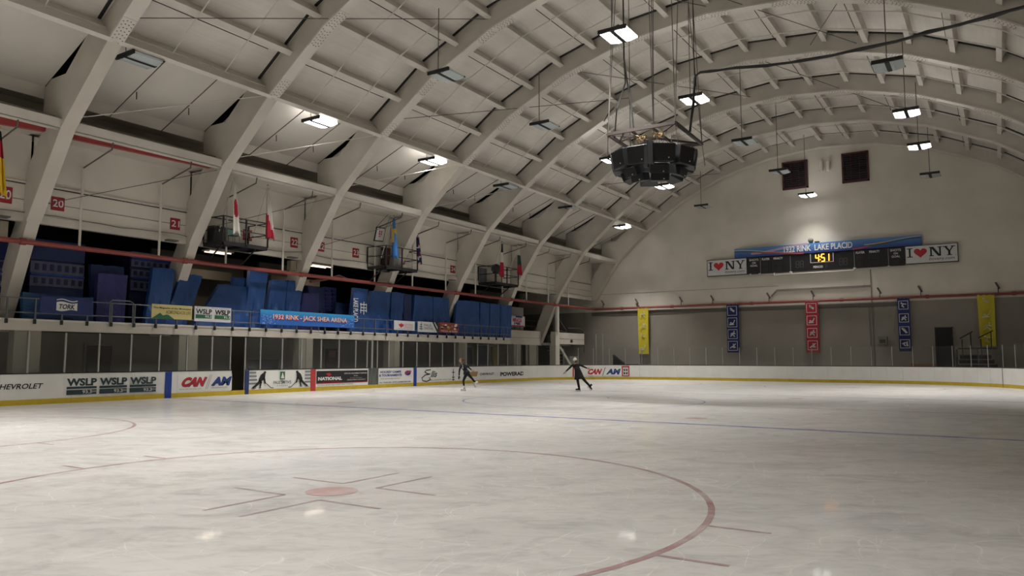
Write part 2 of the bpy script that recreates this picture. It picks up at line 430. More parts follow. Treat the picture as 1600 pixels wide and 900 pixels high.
# ---- roof: deck panels between purlins and arches (one panel per cell), purlins, rods
ceil = empty('ceiling', (XC, 20, 0), kind='structure')
archY = [A0 + AS*k for k in range(-3, 8)]
DEG = [40 - 5*k for k in range(17)]
def pchord(deg, off):
    """point on the polygonal arch at angle deg (kinks every 10 degrees)"""
    k = math.floor((40-deg)/10 - 1e-9); k = max(0, min(7, k)); a, c = arc(40-10*k, off), arc(30-10*k, off)
    t = ((40-deg) - 10*k)/10; return a.lerp(c, t)
first = {}
Yb = [YN] + archY
for bi in range(len(archY)-1):
    y0, y1 = archY[bi], archY[bi+1]; ym = (y0+y1)/2
    if bi == 0:
        for j in range(16):
            p, q = pchord(DEG[j], .95), pchord(DEG[j+1], .95); n = (arc((DEG[j]+DEG[j+1])/2, 1)-arc((DEG[j]+DEG[j+1])/2)).normalized()
            d = MB(); d.prism([(p.x, y0, p.z), (q.x, y0, q.z), (q.x+n.x*.12, y0, q.z+n.z*.12), (p.x+n.x*.12, y0, p.z+n.z*.12)], (0, AS, 0))
            first['d', j] = d.build('deck_panel', deck_mat, ceil)
        for j in range(17):
            p = pchord(DEG[j], 0); n = (arc(DEG[j], 1)-arc(DEG[j])).normalized(); t = Vector((-n.z, 0, n.x))
            d = MB(); lo = Vector((p.x, 0, p.z)) + n*.48; hi = Vector((p.x, 0, p.z)) + n*.95
            d.beam(Vector((0, y0+.1, 0)) + (lo+hi)/2, Vector((0, y1-.1, 0)) + (lo+hi)/2, .10, (hi-lo).length, n)
            d.beam(Vector((0, y0+.1, 0)) + lo, Vector((0, y1-.1, 0)) + lo, .24, .05, n)
            if j == 0:
                d.beam(Vector((0, y0+.1, 0)) + lo - n*.28, Vector((0, y1-.1, 0)) + lo - n*.28, .16, .5, n)
            first['p', j] = d.build('purlin', white_steel, ceil)
            # thin dark conduit hung beside the purlin
            if j % 2 == 1:
                d = MB(); d.beam(Vector((0, y0+.5, 0)) + lo + t*.2 - n*.02, Vector((0, y1-1.2, 0)) + lo + t*.2 - n*.02, .025, .025); first['c', j] = d.build('conduit', black_steel, ceil)
        for s, yy in enumerate((y0+2.18, y0+4.36)):
            d = MB(); d.tube([Vector((0, yy, 0)) + pchord(a, .40) for a in range(40, -41, -5)], .028, 5, False); first['r', s] = d.build('sag_rod', white_steel, ceil)
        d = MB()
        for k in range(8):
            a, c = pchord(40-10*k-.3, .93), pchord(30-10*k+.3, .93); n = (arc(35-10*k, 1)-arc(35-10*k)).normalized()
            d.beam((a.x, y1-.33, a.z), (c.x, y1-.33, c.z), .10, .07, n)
        first['k', 0] = d.build('web_top_strip', black_steel, ceil)  # dark strip along the arch web top, where the deck joins
    else:
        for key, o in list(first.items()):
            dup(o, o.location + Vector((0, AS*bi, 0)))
# diagonal tie rods of the roof
for (ya, da, yb, dc) in ((13.4, 38, 26, 20), (26.4, 38, 39.3, 18), (19.9, 18, 32.8, 0), (26.5, 5, 39.3, -14), (32.9, 20, 46, 4), (39.5, 0, 52, -18), (39.5, -8, 26.5, -22), (45.9, 36, 58.9, 20)):
    d = MB(); d.tube([Vector((0, ya, 0)) + arc(da, .35), Vector((0, yb, 0)) + arc(dc, .35)], .018, 5, False); d.build('tie_rod', wire_m, ceil)

# ---- left knee zone between arches (and its mirror on the right)
KN = [(-24.9, 13.25), (-28.75, 11.50)]
def bay_piece(name, pts, m, y0, y1, parent, th=.06, right=False):
    """extruded profile line pts [(x,z)...] with thickness, spanning y0..y1"""
    b = MB()
    for (xa, za), (xb, zb) in zip(pts, pts[1:]):
        if right: xa, xb = 2*XC-xa, 2*XC-xb
        d = Vector((xb-xa, 0, zb-za)).normalized(); n = Vector((-d.z, 0, d.x))*th
        if n.z < 0 or (abs(n.z) < 1e-3 and n.x > 0 and not right): n = -n
        b.prism([(xa, y0, za), (xb, y0, zb), (xb+n.x, y0, zb+n.z), (xa+n.x, y0, za+n.z)], (0, y1-y0, 0))
    return b.build(name, m, parent)
wl = empty('wall_left', (-29.9, 20, 0), kind='structure')
wr = empty('wall_right', (8.9, 20, 0), kind='structure')
for bi in range(len(archY)-1):
    y0, y1 = archY[bi]+.2, archY[bi+1]-.2
    if bi < 2:                # behind the camera: plain cladding only
        bay_piece('knee_panel', KN, panel_white, archY[bi], archY[bi+1], wl)
        bay_piece('wall_panel', [(-28.75, 11.5), (-28.7, 9.9), (-29.85, 7.95), (-29.9, 6.65)], wall_white, archY[bi], archY[bi+1], wl)
    else:
        bay_piece('knee_panel', KN, panel_white, y0, y1, wl)
        bay_piece('ledge_strip', [(-28.75, 11.50), (-28.85, 11.06)], white_steel, y0-.2, y1+.2, wl, .08)
        bay_piece('recess_ceiling', [(-28.85, 11.1), (-30.3, 11.3)], white_web, y0-.2, y1+.2, wl)
        bay_piece('recess_back', [(-30.3, 11.3), (-30.3, 9.8)], white_web, y0-.2, y1+.2, wl)
        bay_piece('recess_shelf', [(-30.3, 9.98), (-27.8, 9.98)], white_web, y0-.2, y1+.2, wl)
        g = MB(); g.bb((-27.75, y0, 9.70), (-27.35, y1, 9.78)); g.bb((-27.42, y0, 9.70), (-27.35, y1, 10.04)); g.build('girder', white_steel, wl)
        g = MB(); g.bb((-28.5, y0, 9.98), (-27.85, y1, 10.26)); g.build('girder_channel', mat('channel_grey', (.26, .245, .21), .7), wl)
        bay_piece('soffit_panel', [(-27.7, 9.86), (-30.0, 9.86)], white_web, y0, y1, wl)
        bay_piece('upper_wall_panel', [(-29.9, 9.86), (-29.84, 8.05)], wall_white, y0-.15, y1+.15, wl)
        lw = MB(); lw.bb((-29.95, y0, 6.92), (-29.82, y1, 8.05)); lw.build('wall_panel', wall_white, wl)
        lw = MB(); lw.bb((-29.86, y0, 8.03), (-29.68, y1, 8.09)); lw.mi = 1; lw.bb((-29.84, y0, 8.0), (-29.75, y1, 8.03)); lw.build('wall_ledge', [white_steel, black_steel], wl)
        lw = MB(); lw.bb((-29.82, y0, 7.42), (-29.81, y1, 7.44)); lw.build('wall_joint', ink_grey, wl)
        lw = MB(); lw.bb((-30.0, y0, 6.62), (-29.74, y1, 6.92)); lw.build('wall_bottom_beam', fascia_white, wl)
    bay_piece('knee_panel', KN, panel_white, archY[bi], archY[bi+1], wr, right=True)
    bay_piece('wall_panel', [(-28.75, 11.5), (-28.7, 9.9), (-29.85, 7.95), (-29.9, 0)], wall_white, archY[bi], archY[bi+1], wr, right=True)
# dark outer roof above the knee, so the shell is closed
for rgt in (False, True):
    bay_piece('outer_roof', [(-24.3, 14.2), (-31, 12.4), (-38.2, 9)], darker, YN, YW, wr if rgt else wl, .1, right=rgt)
for bi in (2, 3):
    y0, y1 = archY[bi+1]+.25, archY[bi+2]-.2
    q = [((-40, 170), (73, 196), (71, 205), (-40, 186)), ((115, 205), (332, 262), (330, 262.5), (113, 216.5))][bi-2]
    rb = MB().prism([atX(x, y, -28.15) for x, y in q], (-.2, 0, 0)).build('red_beam', red_box); tag(rb, ['red painted beam under the white girder, stretch left of the leftmost arch', 'red painted beam under the white girder, between the two leftmost arches'][bi-2], 'beam', 'red beams below the girder')

# ---- arches
ORD = ['mostly behind the left picture edge', 'first', 'second', 'third', 'fourth', 'fifth', 'sixth', 'seventh', 'eighth']
LOW = [(-27.35, 9.75), (-29.45, 6.62), (-31.3, 2.62)]
OUT = [(-32.2, 2.62), (-30.75, 6.0), (-30.4, 6.62), (-30.1, 8.0), (-28.75, 9.84), (-28.0, 10.0), (-28.75, 10.3), (-28.75, 11.45), (-28.3, 11.68), (-27.3, 11.68), (-26.45, 12.40), (-25.9, 12.84)]
bolt_m = mat('bolt_grey', (.20, .19, .17), .5)
def make_arch(y, label, full=True, foot=True):
    a = empty('roof_arch', (-30.5, y, 2.6), label, 'arch', 'white roof arches')
    hw = .2
    def P(x, z, yy): return Vector((x, y+yy, z))
    # left leg web (one polygon plate box) split in two sub-shapes to stay convex enough
    K = INNER[0]; Ko = arc(40, .95)
    def plate(poly, nm, m=white_web):
        b = MB(); b.prism([P(x, z, -hw) for x, z in poly], (0, 2*hw, 0))
        me = b.build(nm, m, a)
        bm = bmesh.new(); bm.from_mesh(me.data); bmesh.ops.triangulate(bm, faces=[f for f in bm.faces if len(f.verts) > 4]); bm.normal_update(); bm.to_mesh(me.data); bm.free(); return me
    # legs: lower leg, mid leg, knee
    if foot: plate([LOW[2], LOW[1], OUT[2], OUT[1], OUT[0]], 'lower_leg', fascia_white)
    plate([LOW[1], LOW[0], OUT[5], OUT[4], OUT[3], OUT[2]], 'middle_leg')
    plate([LOW[0], (K.x, K.z), (Ko.x, Ko.z), OUT[11], OUT[10], OUT[9], OUT[8], OUT[7], OUT[6], OUT[5]], 'knee_plate')
    if foot: b = MB(); b.beam(P(*LOW[2], 0), P(*LOW[1], 0), .44, .05, (1, 0, 0)); b.build('leg_flange', fascia_white, a)
    b = MB(); b.beam(P(*LOW[1], 0), P(*LOW[0], 0), .5, .06, (1, 0, 0)); b.build('leg_flange', fascia_white, a)
    b = MB(); b.beam(P(*LOW[0], 0), P(K.x, K.z, 0), .5, .06, (1, 0, 0)); b.build('leg_flange', fascia_white, a)
    # ribs
    for k in range(8):
        p, q = INNER[k], INNER[k+1]; po, qo = arc(40-10*k, .95), arc(30-10*k, .95)
        b = MB(); b.prism([P(p.x, p.z, -hw), P(q.x, q.z, -hw), P(qo.x, qo.z, -hw), P(po.x, po.z, -hw)], (0, 2*hw, 0)); b.build('rib_segment', white_web, a)
        b = MB(); n = (arc(35-10*k, 1)-arc(35-10*k)).normalized(); b.beam(P(p.x, p.z, 0), P(q.x, q.z, 0), .5, .06, n); b.build('flange', white_steel, a)
    # splice plates with bolts round the kinks
    for k in range(0, 9):
        c = arc(40-10*k); b = MB(); bo = MB()
        for sgn in (-1, 1):
            if (k == 0 and sgn == -1) or (k == 8 and sgn == 1): continue
            other = INNER[k+sgn]; d = (other-c).normalized(); n = Vector((-d.z, 0, d.x)); n = n if n.z < 0 else -n
            b.beam(P(c.x, c.z, 0) + n*.035, P(c.x, c.z, 0) + d*1.0 + n*.035, .48, .03, n)
            if full:
                for i in range(6):
                    for jj in (-.17, -.06, .06, .17):
                        o = P(c.x, c.z, jj) + d*(.1+.15*i + (.06 if abs(jj) < .1 else 0)) + n*.055
                        bo.box(o, (.035, .035, .02))
        b.build('splice_plate', white_steel, a)
        if full: tag(bo.build('bolts', bolt_m, a), kind='stuff')
    # mirrored right leg
    plate([(2*XC-x, z) for x, z in [(K.x, K.z), (-27.35, 9.75), (-29.45, 6.62), (-29.9, 0), (-30.6, 0), (-30.4, 6.62), (-28.75, 11.45), (Ko.x, Ko.z)]], 'right_leg')
    return a
AL = ['white roof arch mostly outside the left picture edge, nearest the camera',
      'white roof arch with its leg just left of the red 20 sign',
      'white roof arch with its leg just left of the nearest flag platform',
      'white roof arch with its leg just right of the whole red 22 sign',
      'white roof arch with its leg behind the blue and yellow flag',
      'white roof arch with its leg just right of the red 24 sign',
      'white roof arch with its leg behind the flag platform farthest from the camera',
      'white roof arch with its leg standing free down to the concrete landing',
      'white steel roof arch lying flat against the far gable wall']
for k in range(-1, 8):
    make_arch(A0 + AS*k - (.15 if k == 7 else 0), AL[k+1], k in (0, 1, 2, 3, 4, 5), k != 7)

for k in range(7):
    for dy in (2.18, 4.36):
        y = A0+AS*k+dy; a = arc(40, .40)
        MB().tube([(a.x, y, a.z), (-28.75, y, 11.0)], .022, 5, False).build('sag_rod', wire_m, ceil)
        MB().tube([(-26.9, y, 11.65), (-26.85, y-.02, 11.35)], .02, 5).build('rod_hook', black_steel, ceil)
for k in range(4):
    y = A0+AS*k
    MB().tube([(-27.4, y+.25, 10.2), (-24.75, y+AS-.3, 12.3)], .018, 5, False).build('tie_rod', white_steel, ceil)
    if k < 3: MB().tube([(-29.3, y+.3, 7.3), (-27.6, y+AS-.3, 9.6)], .014, 5, False).build('tie_rod', wire_m, ceil)
# ---- red louvred boxes in the recess
for (x, y) in ((196, 197), (260, 215), (413, 258), (462, 271)):
    p = atX(x, y, -29.0); n = empty('heater_box', (p.x, p.y, 10.02), {196: 'red box on the shelf above the girder, leftmost of the four', 260: 'red box on the shelf above the girder, second from the left', 413: 'red box on the shelf above the girder, third from the left', 462: 'red box on the shelf above the girder, rightmost of the four'}[x], 'box', 'red boxes above the girder')
    MB().bb((-29.3, p.y-.33, 10.02), (-28.7, p.y+.33, 10.42)).build('body', red_box, n)
    b = MB(); b.bb((-28.71, p.y-.24, 10.09), (-28.66, p.y+.28, 10.36)); b.build('dark_front', dark, n)

# ================================================================ LIGHT FIXTURES
ZF = {'a': (-25.0, 12.05), 'b': (-19.05, 13.45), 'c': (-11.3, 13.5), 'd': (-3.15, 13.2), 'e': (3.0, 12.2)}
def fixture(row, y, lit, label, group):
    x, z = ZF[row]; t = empty('high_bay_light', (x, y, z), label, 'light', group)
    b = MB(); b.bb((x-.56, y+.02, z+.02), (x+.56, y+.1, z+.16)); b.bb((x-.56, y+1.14, z+.06), (x+.56, y+1.2, z+.12)); b.bb((x-.08, y+.1, z+.0), (x+.08, y+1.2, z+.14)); b.build('frame', black_steel, t)
    for s in (-1, 1):
        b = MB(); xa, xb = x+s*.09, x+s*.54
        b.prism([(xa, y+.1, z+.12), (xb, y+.1, z+.12), (xb, y+.1, z+.05), (xa+s*.12, y+.1, z-.01), (xa, y+.1, z+.0)], (0, 1.04, 0))
        b.build('lens', lens_on if lit else lens_off, t)
        if lit: t.children[-1]['label'] = 'glowing lens'
    top = ZC + math.sqrt(RR*RR - (x-XC)**2) + .6
    b = MB(); 
    if row == 'a':
        b.tube([(x, y+.1, z+.1), (x-.1, y+.1, z+.9)], .015, 5); b.tube([(x, y+1.1, z+.1), (x-.1, y+1.1, z+.9)], .015, 5)
    else: b.tube([(x, y+.06, z+.1), (x, y+.06, top)], .02, 5)
    b.build('hanger', wire_m, t)
    if lit:
        L = bpy.data.lights.new('lamp', 'AREA'); L.shape = 'RECTANGLE'; L.size = 1.0; L.size_y = 1.0; L.energy = LAMP_W*(.4 if 'scoreboard' in label else 1); L.color = LAMP_COL; L.spread = R(88)
        o = bpy.data.objects.new('lamp', L); COL.objects.link(o); o.parent = t; o.location = (0, .6, -.06)
    return t
GR = 'high bay lights hung in rows under the roof'
for row, y, lit, lab in (
    ('a', 13.8, 0, 'unlit high bay light under the leftmost knee panel, beside the nearest arch'),
    ('a', 22.2, 1, 'lit high bay light under the knee panel, nearest glowing one on the left'),
    ('a', 30.2, 1, 'lit high bay light under the knee panel, above the blue and yellow flag'),
    ('a', 37.3, 0, 'unlit high bay light at the foot of the roof, above the red 24 sign'),
    ('a', 45.4, 0, 'unlit high bay light at the foot of the roof, between arches near the far wall'),
    ('a', 54.3, 1, 'lit high bay light low at the foot of the roof near the far wall corner'),
    ('b', 23.7, 0, 'unlit high bay light on a long rod, nearest of the second row'),
    ('b', 31.9, 0, 'unlit high bay light on a rod, left of the speaker cluster'),
    ('b', 39.9, 1, 'lit high bay light just left of the speaker cluster'),
    ('b', 48.3, 1, 'lit high bay light just below the speaker cluster'),
    ('b', 56.6, 0, 'unlit high bay light right beside the left slope of the far gable'),
    ('c', 24.1, 1, 'lit high bay light at the top of the picture, the largest glowing one'),
    ('c', 32.4, 1, 'lit high bay light right of the speaker cluster frame'),
    ('c', 40.6, 0, 'unlit high bay light on a rod between the speaker cluster and the gable louvers'),
    ('c', 48.6, 0, 'unlit high bay light in front of the left gable louver'),
    ('c', 56.9, 1, 'lit high bay light below the left gable louver above the scoreboard'),
    ('d', 31.9, 0, 'unlit high bay light beside the thick black cable at top right'),
    ('d', 38.9, 1, 'lit high bay light at upper right, the higher of the two glowing there'),
    ('d', 45.6, 1, 'lit high bay light at upper right, the lower of the two glowing there'),
    ('d', 53.5, 0, 'unlit high bay light at right in front of the gable wall')):
    fixture(row, y, lit, lab, GR)
for i_, (row, y) in enumerate((('a', -2), ('a', 5.8), ('b', 7.7), ('b', -.5), ('c', 8.0), ('c', 15.9), ('d', 1), ('c', -6), ('b', -7))):  # unseen lit fixtures added to brighten the hall
    fixture(row, y, 1, 'added lit high bay light outside the picture, %s one in the %s row' % ({15.9: 'front', 8.0: 'middle', 5.8: 'front', 7.7: 'front', -.5: 'middle'}.get(y, 'rear'), {'a': 'leftmost', 'b': 'second', 'c': 'third', 'd': 'rightmost'}[row]), 'added high bay lights outside the picture')

# ================================================================ LEFT WALL FITTINGS
# red sprinkler-like pipe along the left side and across the far wall
rp = empty('red_pipe', (-29.6, 35, 5.76), 'long red pipe along the left wall above the blue tarps and across the far wall', 'pipe')
MB().tube([(-29.6, 2, 5.85), (-29.6, 59.05, 5.85)], .095, 10).build('pipe_run', red_paint, rp)
MB().tube([(-29.6, 59.05, 5.85), (9, 59.05, 5.85)], .095, 10).build('pipe_run', red_paint, rp)
for y in (6.6, 13, 19.5, 26.0, 32.6, 39, 45.6, 52): MB().tube([(-29.6, y-.1, 5.85), (-29.6, y+.1, 5.85)], .13, 10).build('coupling', red_paint, rp)
for x in (-27, -22.5, -16, -9.5, -4.0, 1): MB().tube([(x-.12, 59.05, 5.85), (x+.12, 59.05, 5.85)], .13, 10).build('coupling', red_paint, rp)
ARN = ['nearest', 'second', 'third', 'fourth', 'fifth', 'sixth', 'seventh']
for k in range(14):
    y = 11.73 + 3.27*k; bay = int((y - A0)//AS); lab = 'white drop pipe just left of the nearest arch leg' if bay < 0 else 'white drop pipe right of the %s arch leg, %s' % (ARN[bay], ('left one of two', 'right one of two')[int((y-A0) % AS > AS/2)])
    t = empty('drop_pipe', (-29.6, y, 5.9), lab, 'pipe', 'drop pipes along the left wall')
    hi = 9.0
    MB().tube([(-29.6, y, 5.9), (-29.6, y, hi)], .05, 7).build('pipe', white_steel, t)
    MB().tube([(-29.6, y, hi), (-27.65, y+.02, 9.45), (-27.6, y+.02, 9.72)], .03, 6).build('elbow_arm', wire_m, t)
    if k % 2 == 0: MB().bb((-29.62, y+.25, 6.60), (-29.3, y+.7, 6.66)).build('bracket', grey_steel, t)
# section signs
for i, (x0, y0, x1, y1, s, lab) in enumerate(((-4, 291, 19.5, 317, '20', 'red square sign reading 20 at the left picture edge, partly behind a flag'),
        (80, 308, 101, 329, '20', 'red square sign reading 20 right of the nearest arch leg'),
        (266, 341, 281.5, 359, '21', 'red square sign reading 21 left of the second arch leg'),
        (380, 359, 394, 376, '21', 'red square sign reading 21 behind the nearest flag platform'),
        (454, 371, 465.5, 387, '22', 'red square sign reading 22 left of the third arch leg'),
        (496, 378, 507, 393, '22', 'red square sign reading 22 half hidden by the third arch leg'),
        (551, 388, 561, 402.5, '23', 'red square sign reading 23 left of the middle flag platform'),
        (623, 399, 633, 413, '23', 'red square sign reading 23 behind the middle flag platform'),
        (704, 415, 711.5, 426.5, '24', 'red square sign reading 24 on the left wall, farthest one'))):
    u = rectX(-29.80, x0, y0, x1, y1); t = empty('section_sign', (-29.8, (u[0]+u[1])/2, u[2]), lab, 'sign', 'section number signs')
    MB().bb((-29.83, u[0], u[2]), (-29.79, u[1], u[3])).build('plate', sign_red, t, bevel=.012)
    F = Face('X', -29.785, *u, t); F.text(s, .10, .24, .90, .80, white_ink, bold=.012)
# wall conduit line drooping along the bottom beam
b = MB(); P = []
for k in range(60):
    y = 9 + k*.85; P.append((-29.7, y, 6.93 + .05*math.sin(k*1.3) + (.05 if k % 4 == 0 else 0)))
tag(b.tube(P, .014, 5).build('wall_cable', grey_steel), 'thin grey cable sagging along the bottom edge of the white left wall', 'cable')

for (x0, y0, x1, y1, m, nm, lab) in (
    (454.5, 407, 463.5, 422, mat('pale_fitting', (.38, .35, .26), .6), 'fitting_box', 'pale box under the white wall left of the third arch leg'),
    (0, 345, 13, 371, mat('pale_fitting', (.38, .35, .26), .6), 'fitting_box', 'pale box under the white wall at the left picture edge'),
    (284, 392, 291, 408, dark, 'fitting_box', 'small dark box hung left of the second arch leg'),
    (464, 410, 471, 421, dark, 'fitting_box', 'small dark box right of the pale box by the third arch leg')):
    u = rectX(-30.1, x0, y0, x1, y1); b = MB(); b.bb((-30.4, u[0], u[2]), (-30.1, u[1], u[3])); tag(b.build(nm, m, None, bevel=.01), lab, 'box')
t = empty('bent_pipe', (-30.2, 27.5, 5.5), 'short dark red bent pipe behind the long red pipe, right of the third arch leg', 'pipe')
MB().tube([atX(485, 440, -30.2), atX(508, 436.5, -30.2), atX(530, 431, -30.0), (-29.75, 29.6, 5.85)], .07, 8).build('pipe', mat('dull_red', (.14, .03, .025), .5), t)
# ---- flag platforms
PLAT = {}
def platform(y0, y1, label, k):
    t = empty('flag_platform', (-29.1, (y0+y1)/2, 6.62), label, 'platform', 'black steel flag platforms')
    x0, x1, z = -29.75, -28.35, 6.72
    b = MB(); b.bb((x0, y0, z), (x1, y1, z+.05)); b.build('deck', black_steel, t)
    b = MB(); b.bb((x0, y0, z-.12), (x0+.06, y1, z)); b.bb((x1-.06, y0, z-.12), (x1, y1, z)); b.bb((x0, y0, z-.12), (x1, y0+.06, z)); b.bb((x0, y1-.06, z-.12), (x1, y1, z))
    b.bb((x0, (y0+y1)/2, z-.12), (x1, (y0+y1)/2+.06, z)); b.build('deck_frame', black_steel, t)
    for (x, y) in ((x0, y0), (x1, y0), (x1, (y0+y1)/2), (x1, y1), (x0, y1)):
        MB().bb((x-.03, y-.03, z), (x+.03, y+.03, z+1.15)).build('post', black_steel, t)
    for zz in (z+.6, z+1.15):
        b = MB(); b.tube([(x0, y0, zz), (x1, y0, zz)], .025, 6); b.tube([(x1, y0, zz), (x1, y1, zz)], .025, 6); b.tube([(x1, y1, zz), (x0, y1, zz)], .025, 6); b.build('rail', black_steel, t)
    for yy in (y0+.3, y1-.3): MB().beam((-29.8, yy, 6.0), (-28.8, yy, 6.66), .05, .05).build('brace', black_steel, t)
platform(20.45, 22.85, 'black steel platform with railing carrying the red disc flag, nearest of three', 0)
platform(30.9, 33.6, 'black steel platform with railing carrying the blue and yellow flag, middle of three', 1)
platform(41.7, 44.6, 'black steel platform with railing farthest along the left wall', 2)
# things standing on the platforms
MB().bb((-29.7, 20.6, 6.77), (-29.2, 21.2, 7.55)).build('speaker_box', black_plastic, None, bevel=.02)
tag(COL.objects[-1], 'dark grey speaker box on the nearest flag platform beside the arch leg', 'speaker')
t = empty('chair', (-29.0, 21.5, 6.77), 'small pale teal plastic chair on the nearest flag platform', 'chair')
teal = mat('teal_plastic', (.16, .30, .28), .5)
b = MB(); b.bb((-29.2, 21.3, 7.16), (-28.8, 21.7, 7.2)); b.build('seat', teal, t, bevel=.01)
b = MB(); b.prism([(-29.2, 21.3, 7.25), (-29.2, 21.7, 7.25), (-29.27, 21.68, 7.55), (-29.27, 21.32, 7.55)], (-.03, 0, 0)); b.build('backrest', teal, t)
for sx in (-29.17, -28.83):
    for sy in (21.33, 21.67): MB().tube([(sx, sy, 6.77), (sx, sy, 7.16)], .014, 5).build('leg', grey_steel, t)
t = empty('control_box', (-29.6, 32.2, 6.77), 'dark red electrical box on the middle flag platform', 'box')
MB().bb((-29.75, 32.0, 7.0), (-29.45, 32.45, 7.95)).build('body', maroon, t); MB().bb((-29.6, 31.85, 7.35), (-29.5, 32.0, 7.8)).build('switch_cover', grey_steel, t)
MB().bb((-29.4, 32.3, 6.77), (-29.0, 32.7, 7.35)).build('equipment_case', conc, None, bevel=.03); tag(COL.objects[-1], 'grey case standing on the middle flag platform', 'case')
t = empty('spotlight', (-29.1, 42.9, 6.77), 'bulky black follow spotlight on the farthest flag platform', 'spotlight')
MB().tube([(-29.1, 42.9, 6.77), (-29.1, 42.9, 7.5)], .05, 8).build('stand', black_steel, t)
MB().ell((-29.1, 42.9, 7.78), (.32, .42, .36)).build('lamp_head', black_plastic, t)
MB().tube([(-29.0, 42.5, 7.75), (-28.7, 42.1, 7.7)], .2, 10).build('barrel', black_plastic, t)
b = MB(); b.bb((-29.72, 41.8, 6.8), (-29.68, 42.6, 7.8)); tag(b.build('grey_panel', mat('panel_grey', (.16, .16, .17), .5)), 'grey panel at the back of the farthest flag platform', 'panel')
# framed sign above middle platform
t = empty('framed_sign', (-28.9, 31.1, 8.35), 'tilted white sign with red blocks hung above the middle flag platform', 'sign')
c0 = [atX(x, y, -28.9) for x, y in ((584.5, 376.5), (599, 378), (603, 356.5), (589, 354))]
b = MB(); b.prism(c0, (-.06, 0, 0)); b.build('frame', black_steel, t)
cc = sum(c0, Vector())/4; ci = [cc + (p-cc)*.86 + Vector((.006, 0, 0)) for p in c0]; MB().quad(*ci).build('face', sign_white, t)
b = MB()
for fx0, fx1 in ((.3, .46), (.54, .7)):
    for fy0, fy1 in ((.45, .62), (.66, .8)):
        b.quad(*[ci[0].lerp(ci[1], a).lerp(ci[3].lerp(ci[2], a), c) + Vector((.005, 0, 0)) for a, c in ((fx0, fy0), (fx1, fy0), (fx1, fy1), (fx0, fy1))])
b.quad(*[ci[0].lerp(ci[1], a).lerp(ci[3].lerp(ci[2], a), c) + Vector((.005, 0, 0)) for a, c in ((.35, .3), (.62, .3), (.62, .38), (.35, .38))])
b.build('print', red_ink, t)
b = MB(); b.tube([c0[2], (-28.6, 31.5, 9.7)], .012, 5); b.tube([c0[3], (-28.6, 31.3, 9.7)], .012, 5); b.build('hanging_wire', wire_m, t)

# ---- flags: hanging cloth with folds
def flag(X, top, bot, wtop, wbot, pat, mats, name, label, pole=.5, skew=0, lean=0, seed=0):
    """top,bot in pixels on plane X; pat(u,v)->material index; u 0..1 across, v 0 top..1 bottom"""
    rnd = random.Random(seed); t0 = atX(*top, X); b0 = atX(*bot, X)
    t = empty('flag', (X, t0.y, b0.z), label, 'flag', 'hanging national flags')
    NU, NV = 18, 26; b = MB(); V = []
    ppm = (bot[1]-top[1]) / max(.1, t0.z-b0.z)
    ph = rnd.random()*6
    for j in range(NV+1):
        v = j/NV; wd = (wtop + (wbot-wtop)*v**.8)/ppm
        for i in range(NU+1):
            u = i/NU; c = t0.lerp(b0, v)
            fold = math.sin(u*math.pi*(3 if seed == 1 else 5)+ph)*(.02 if seed == 1 else .08)*(.3+v) + math.sin(u*11+ph*2)*(.01 if seed == 1 else .035)
            yy = c.y + (u-.5)*wd + skew*v*v*(u-.5)
            zz = c.z - (u-.4)**2*.35*v - (math.sin(u*7+ph)*.05*v if j > NV-3 else 0)
            V.append(Vector((X + fold, yy, zz)))
    for q in V: b.v.append(q)
    for j in range(NV):
        for i in range(NU):
            a = j*(NU+1)+i; b.f.append([a, a+NU+1, a+NU+2, a+1]); b.m.append(pat((i+.5)/NU, (j+.5)/NV))
    o = b.build('cloth', mats, t, True)
    so = o.modifiers.new('s', 'SOLIDIFY'); so.thickness = .012
    pb = MB(); pb.tube([(X-.9, t0.y-.05, t0.z-2.2), (X-.05, t0.y, t0.z+.12)], .022, 7); pb.build('pole', white_steel, t)
    b = MB(); b.ell((X-.03, t0.y, t0.z+.14), (.045, .045, .045), 8, 6); b.build('finial', brass, t)
fw = mat('flag_white', (.62, .60, .54), .8); fr = mat('flag_red', (.42, .015, .04), .8); fb = mat('flag_blue', (.05, .20, .52), .8)
fy = mat('flag_yellow', (.75, .50, .03), .8); fk = mat('flag_black', (.015, .02, .02), .8); fn = mat('flag_navy', (.02, .025, .09), .8); fg = mat('flag_green', (.015, .05, .035), .8)
flag(-28.3, (366.5, 283), (370, 364), 3, 15, lambda u, v: 1 if ((u-.55)/.42)**2 + ((v-.52)/.17)**2 < 1 else 0, [fw, fr], 'flag', 'white flag with a red disc hanging at the nearest flag platform', seed=1)
flag(-28.3, (419, 294), (422, 372), 2, 13, lambda u, v: 1 if v > .50 + u*.36 else 0, [fw, fr], 'flag', 'white over red flag hanging right of the nearest flag platform', seed=2)
flag(-28.3, (616, 341), (618, 402), 3, 14, lambda u, v: 1 if (.27 < v < .40) or (u < .2 and .4 < v < .62) or (u > .88 and v > .8) else 0, [fb, fy], 'flag', 'blue flag with yellow cross hanging at the middle flag platform', seed=3)
def uk(u, v):
    k = math.sin(v*22 + u*5) + .6*math.sin(v*41 + 3)
    return 2 if k > .9 else (1 if -.1 < k < .55 and u > .3 else 0)
flag(-28.3, (652, 354), (656, 409), 2, 10, uk, [fn, fr, fw], 'flag', 'navy flag with red and white crosses right of the middle flag platform', seed=4)
flag(-28.3, (784.5, 381), (784, 431), 2, 11, lambda u, v: 0 if v < .27 else (1 if v < .58 else 2), [fk, fw, fr], 'flag', 'dark, white and red flag hanging at the farthest platform, left one', seed=5)
flag(-28.3, (810, 385), (812, 429), 1.5, 7, lambda u, v: 0 if v < .32 else (1 if v < .64 else 2), [fw, fg, fr], 'flag', 'white, green and red flag hanging right of the farthest platform', seed=6)
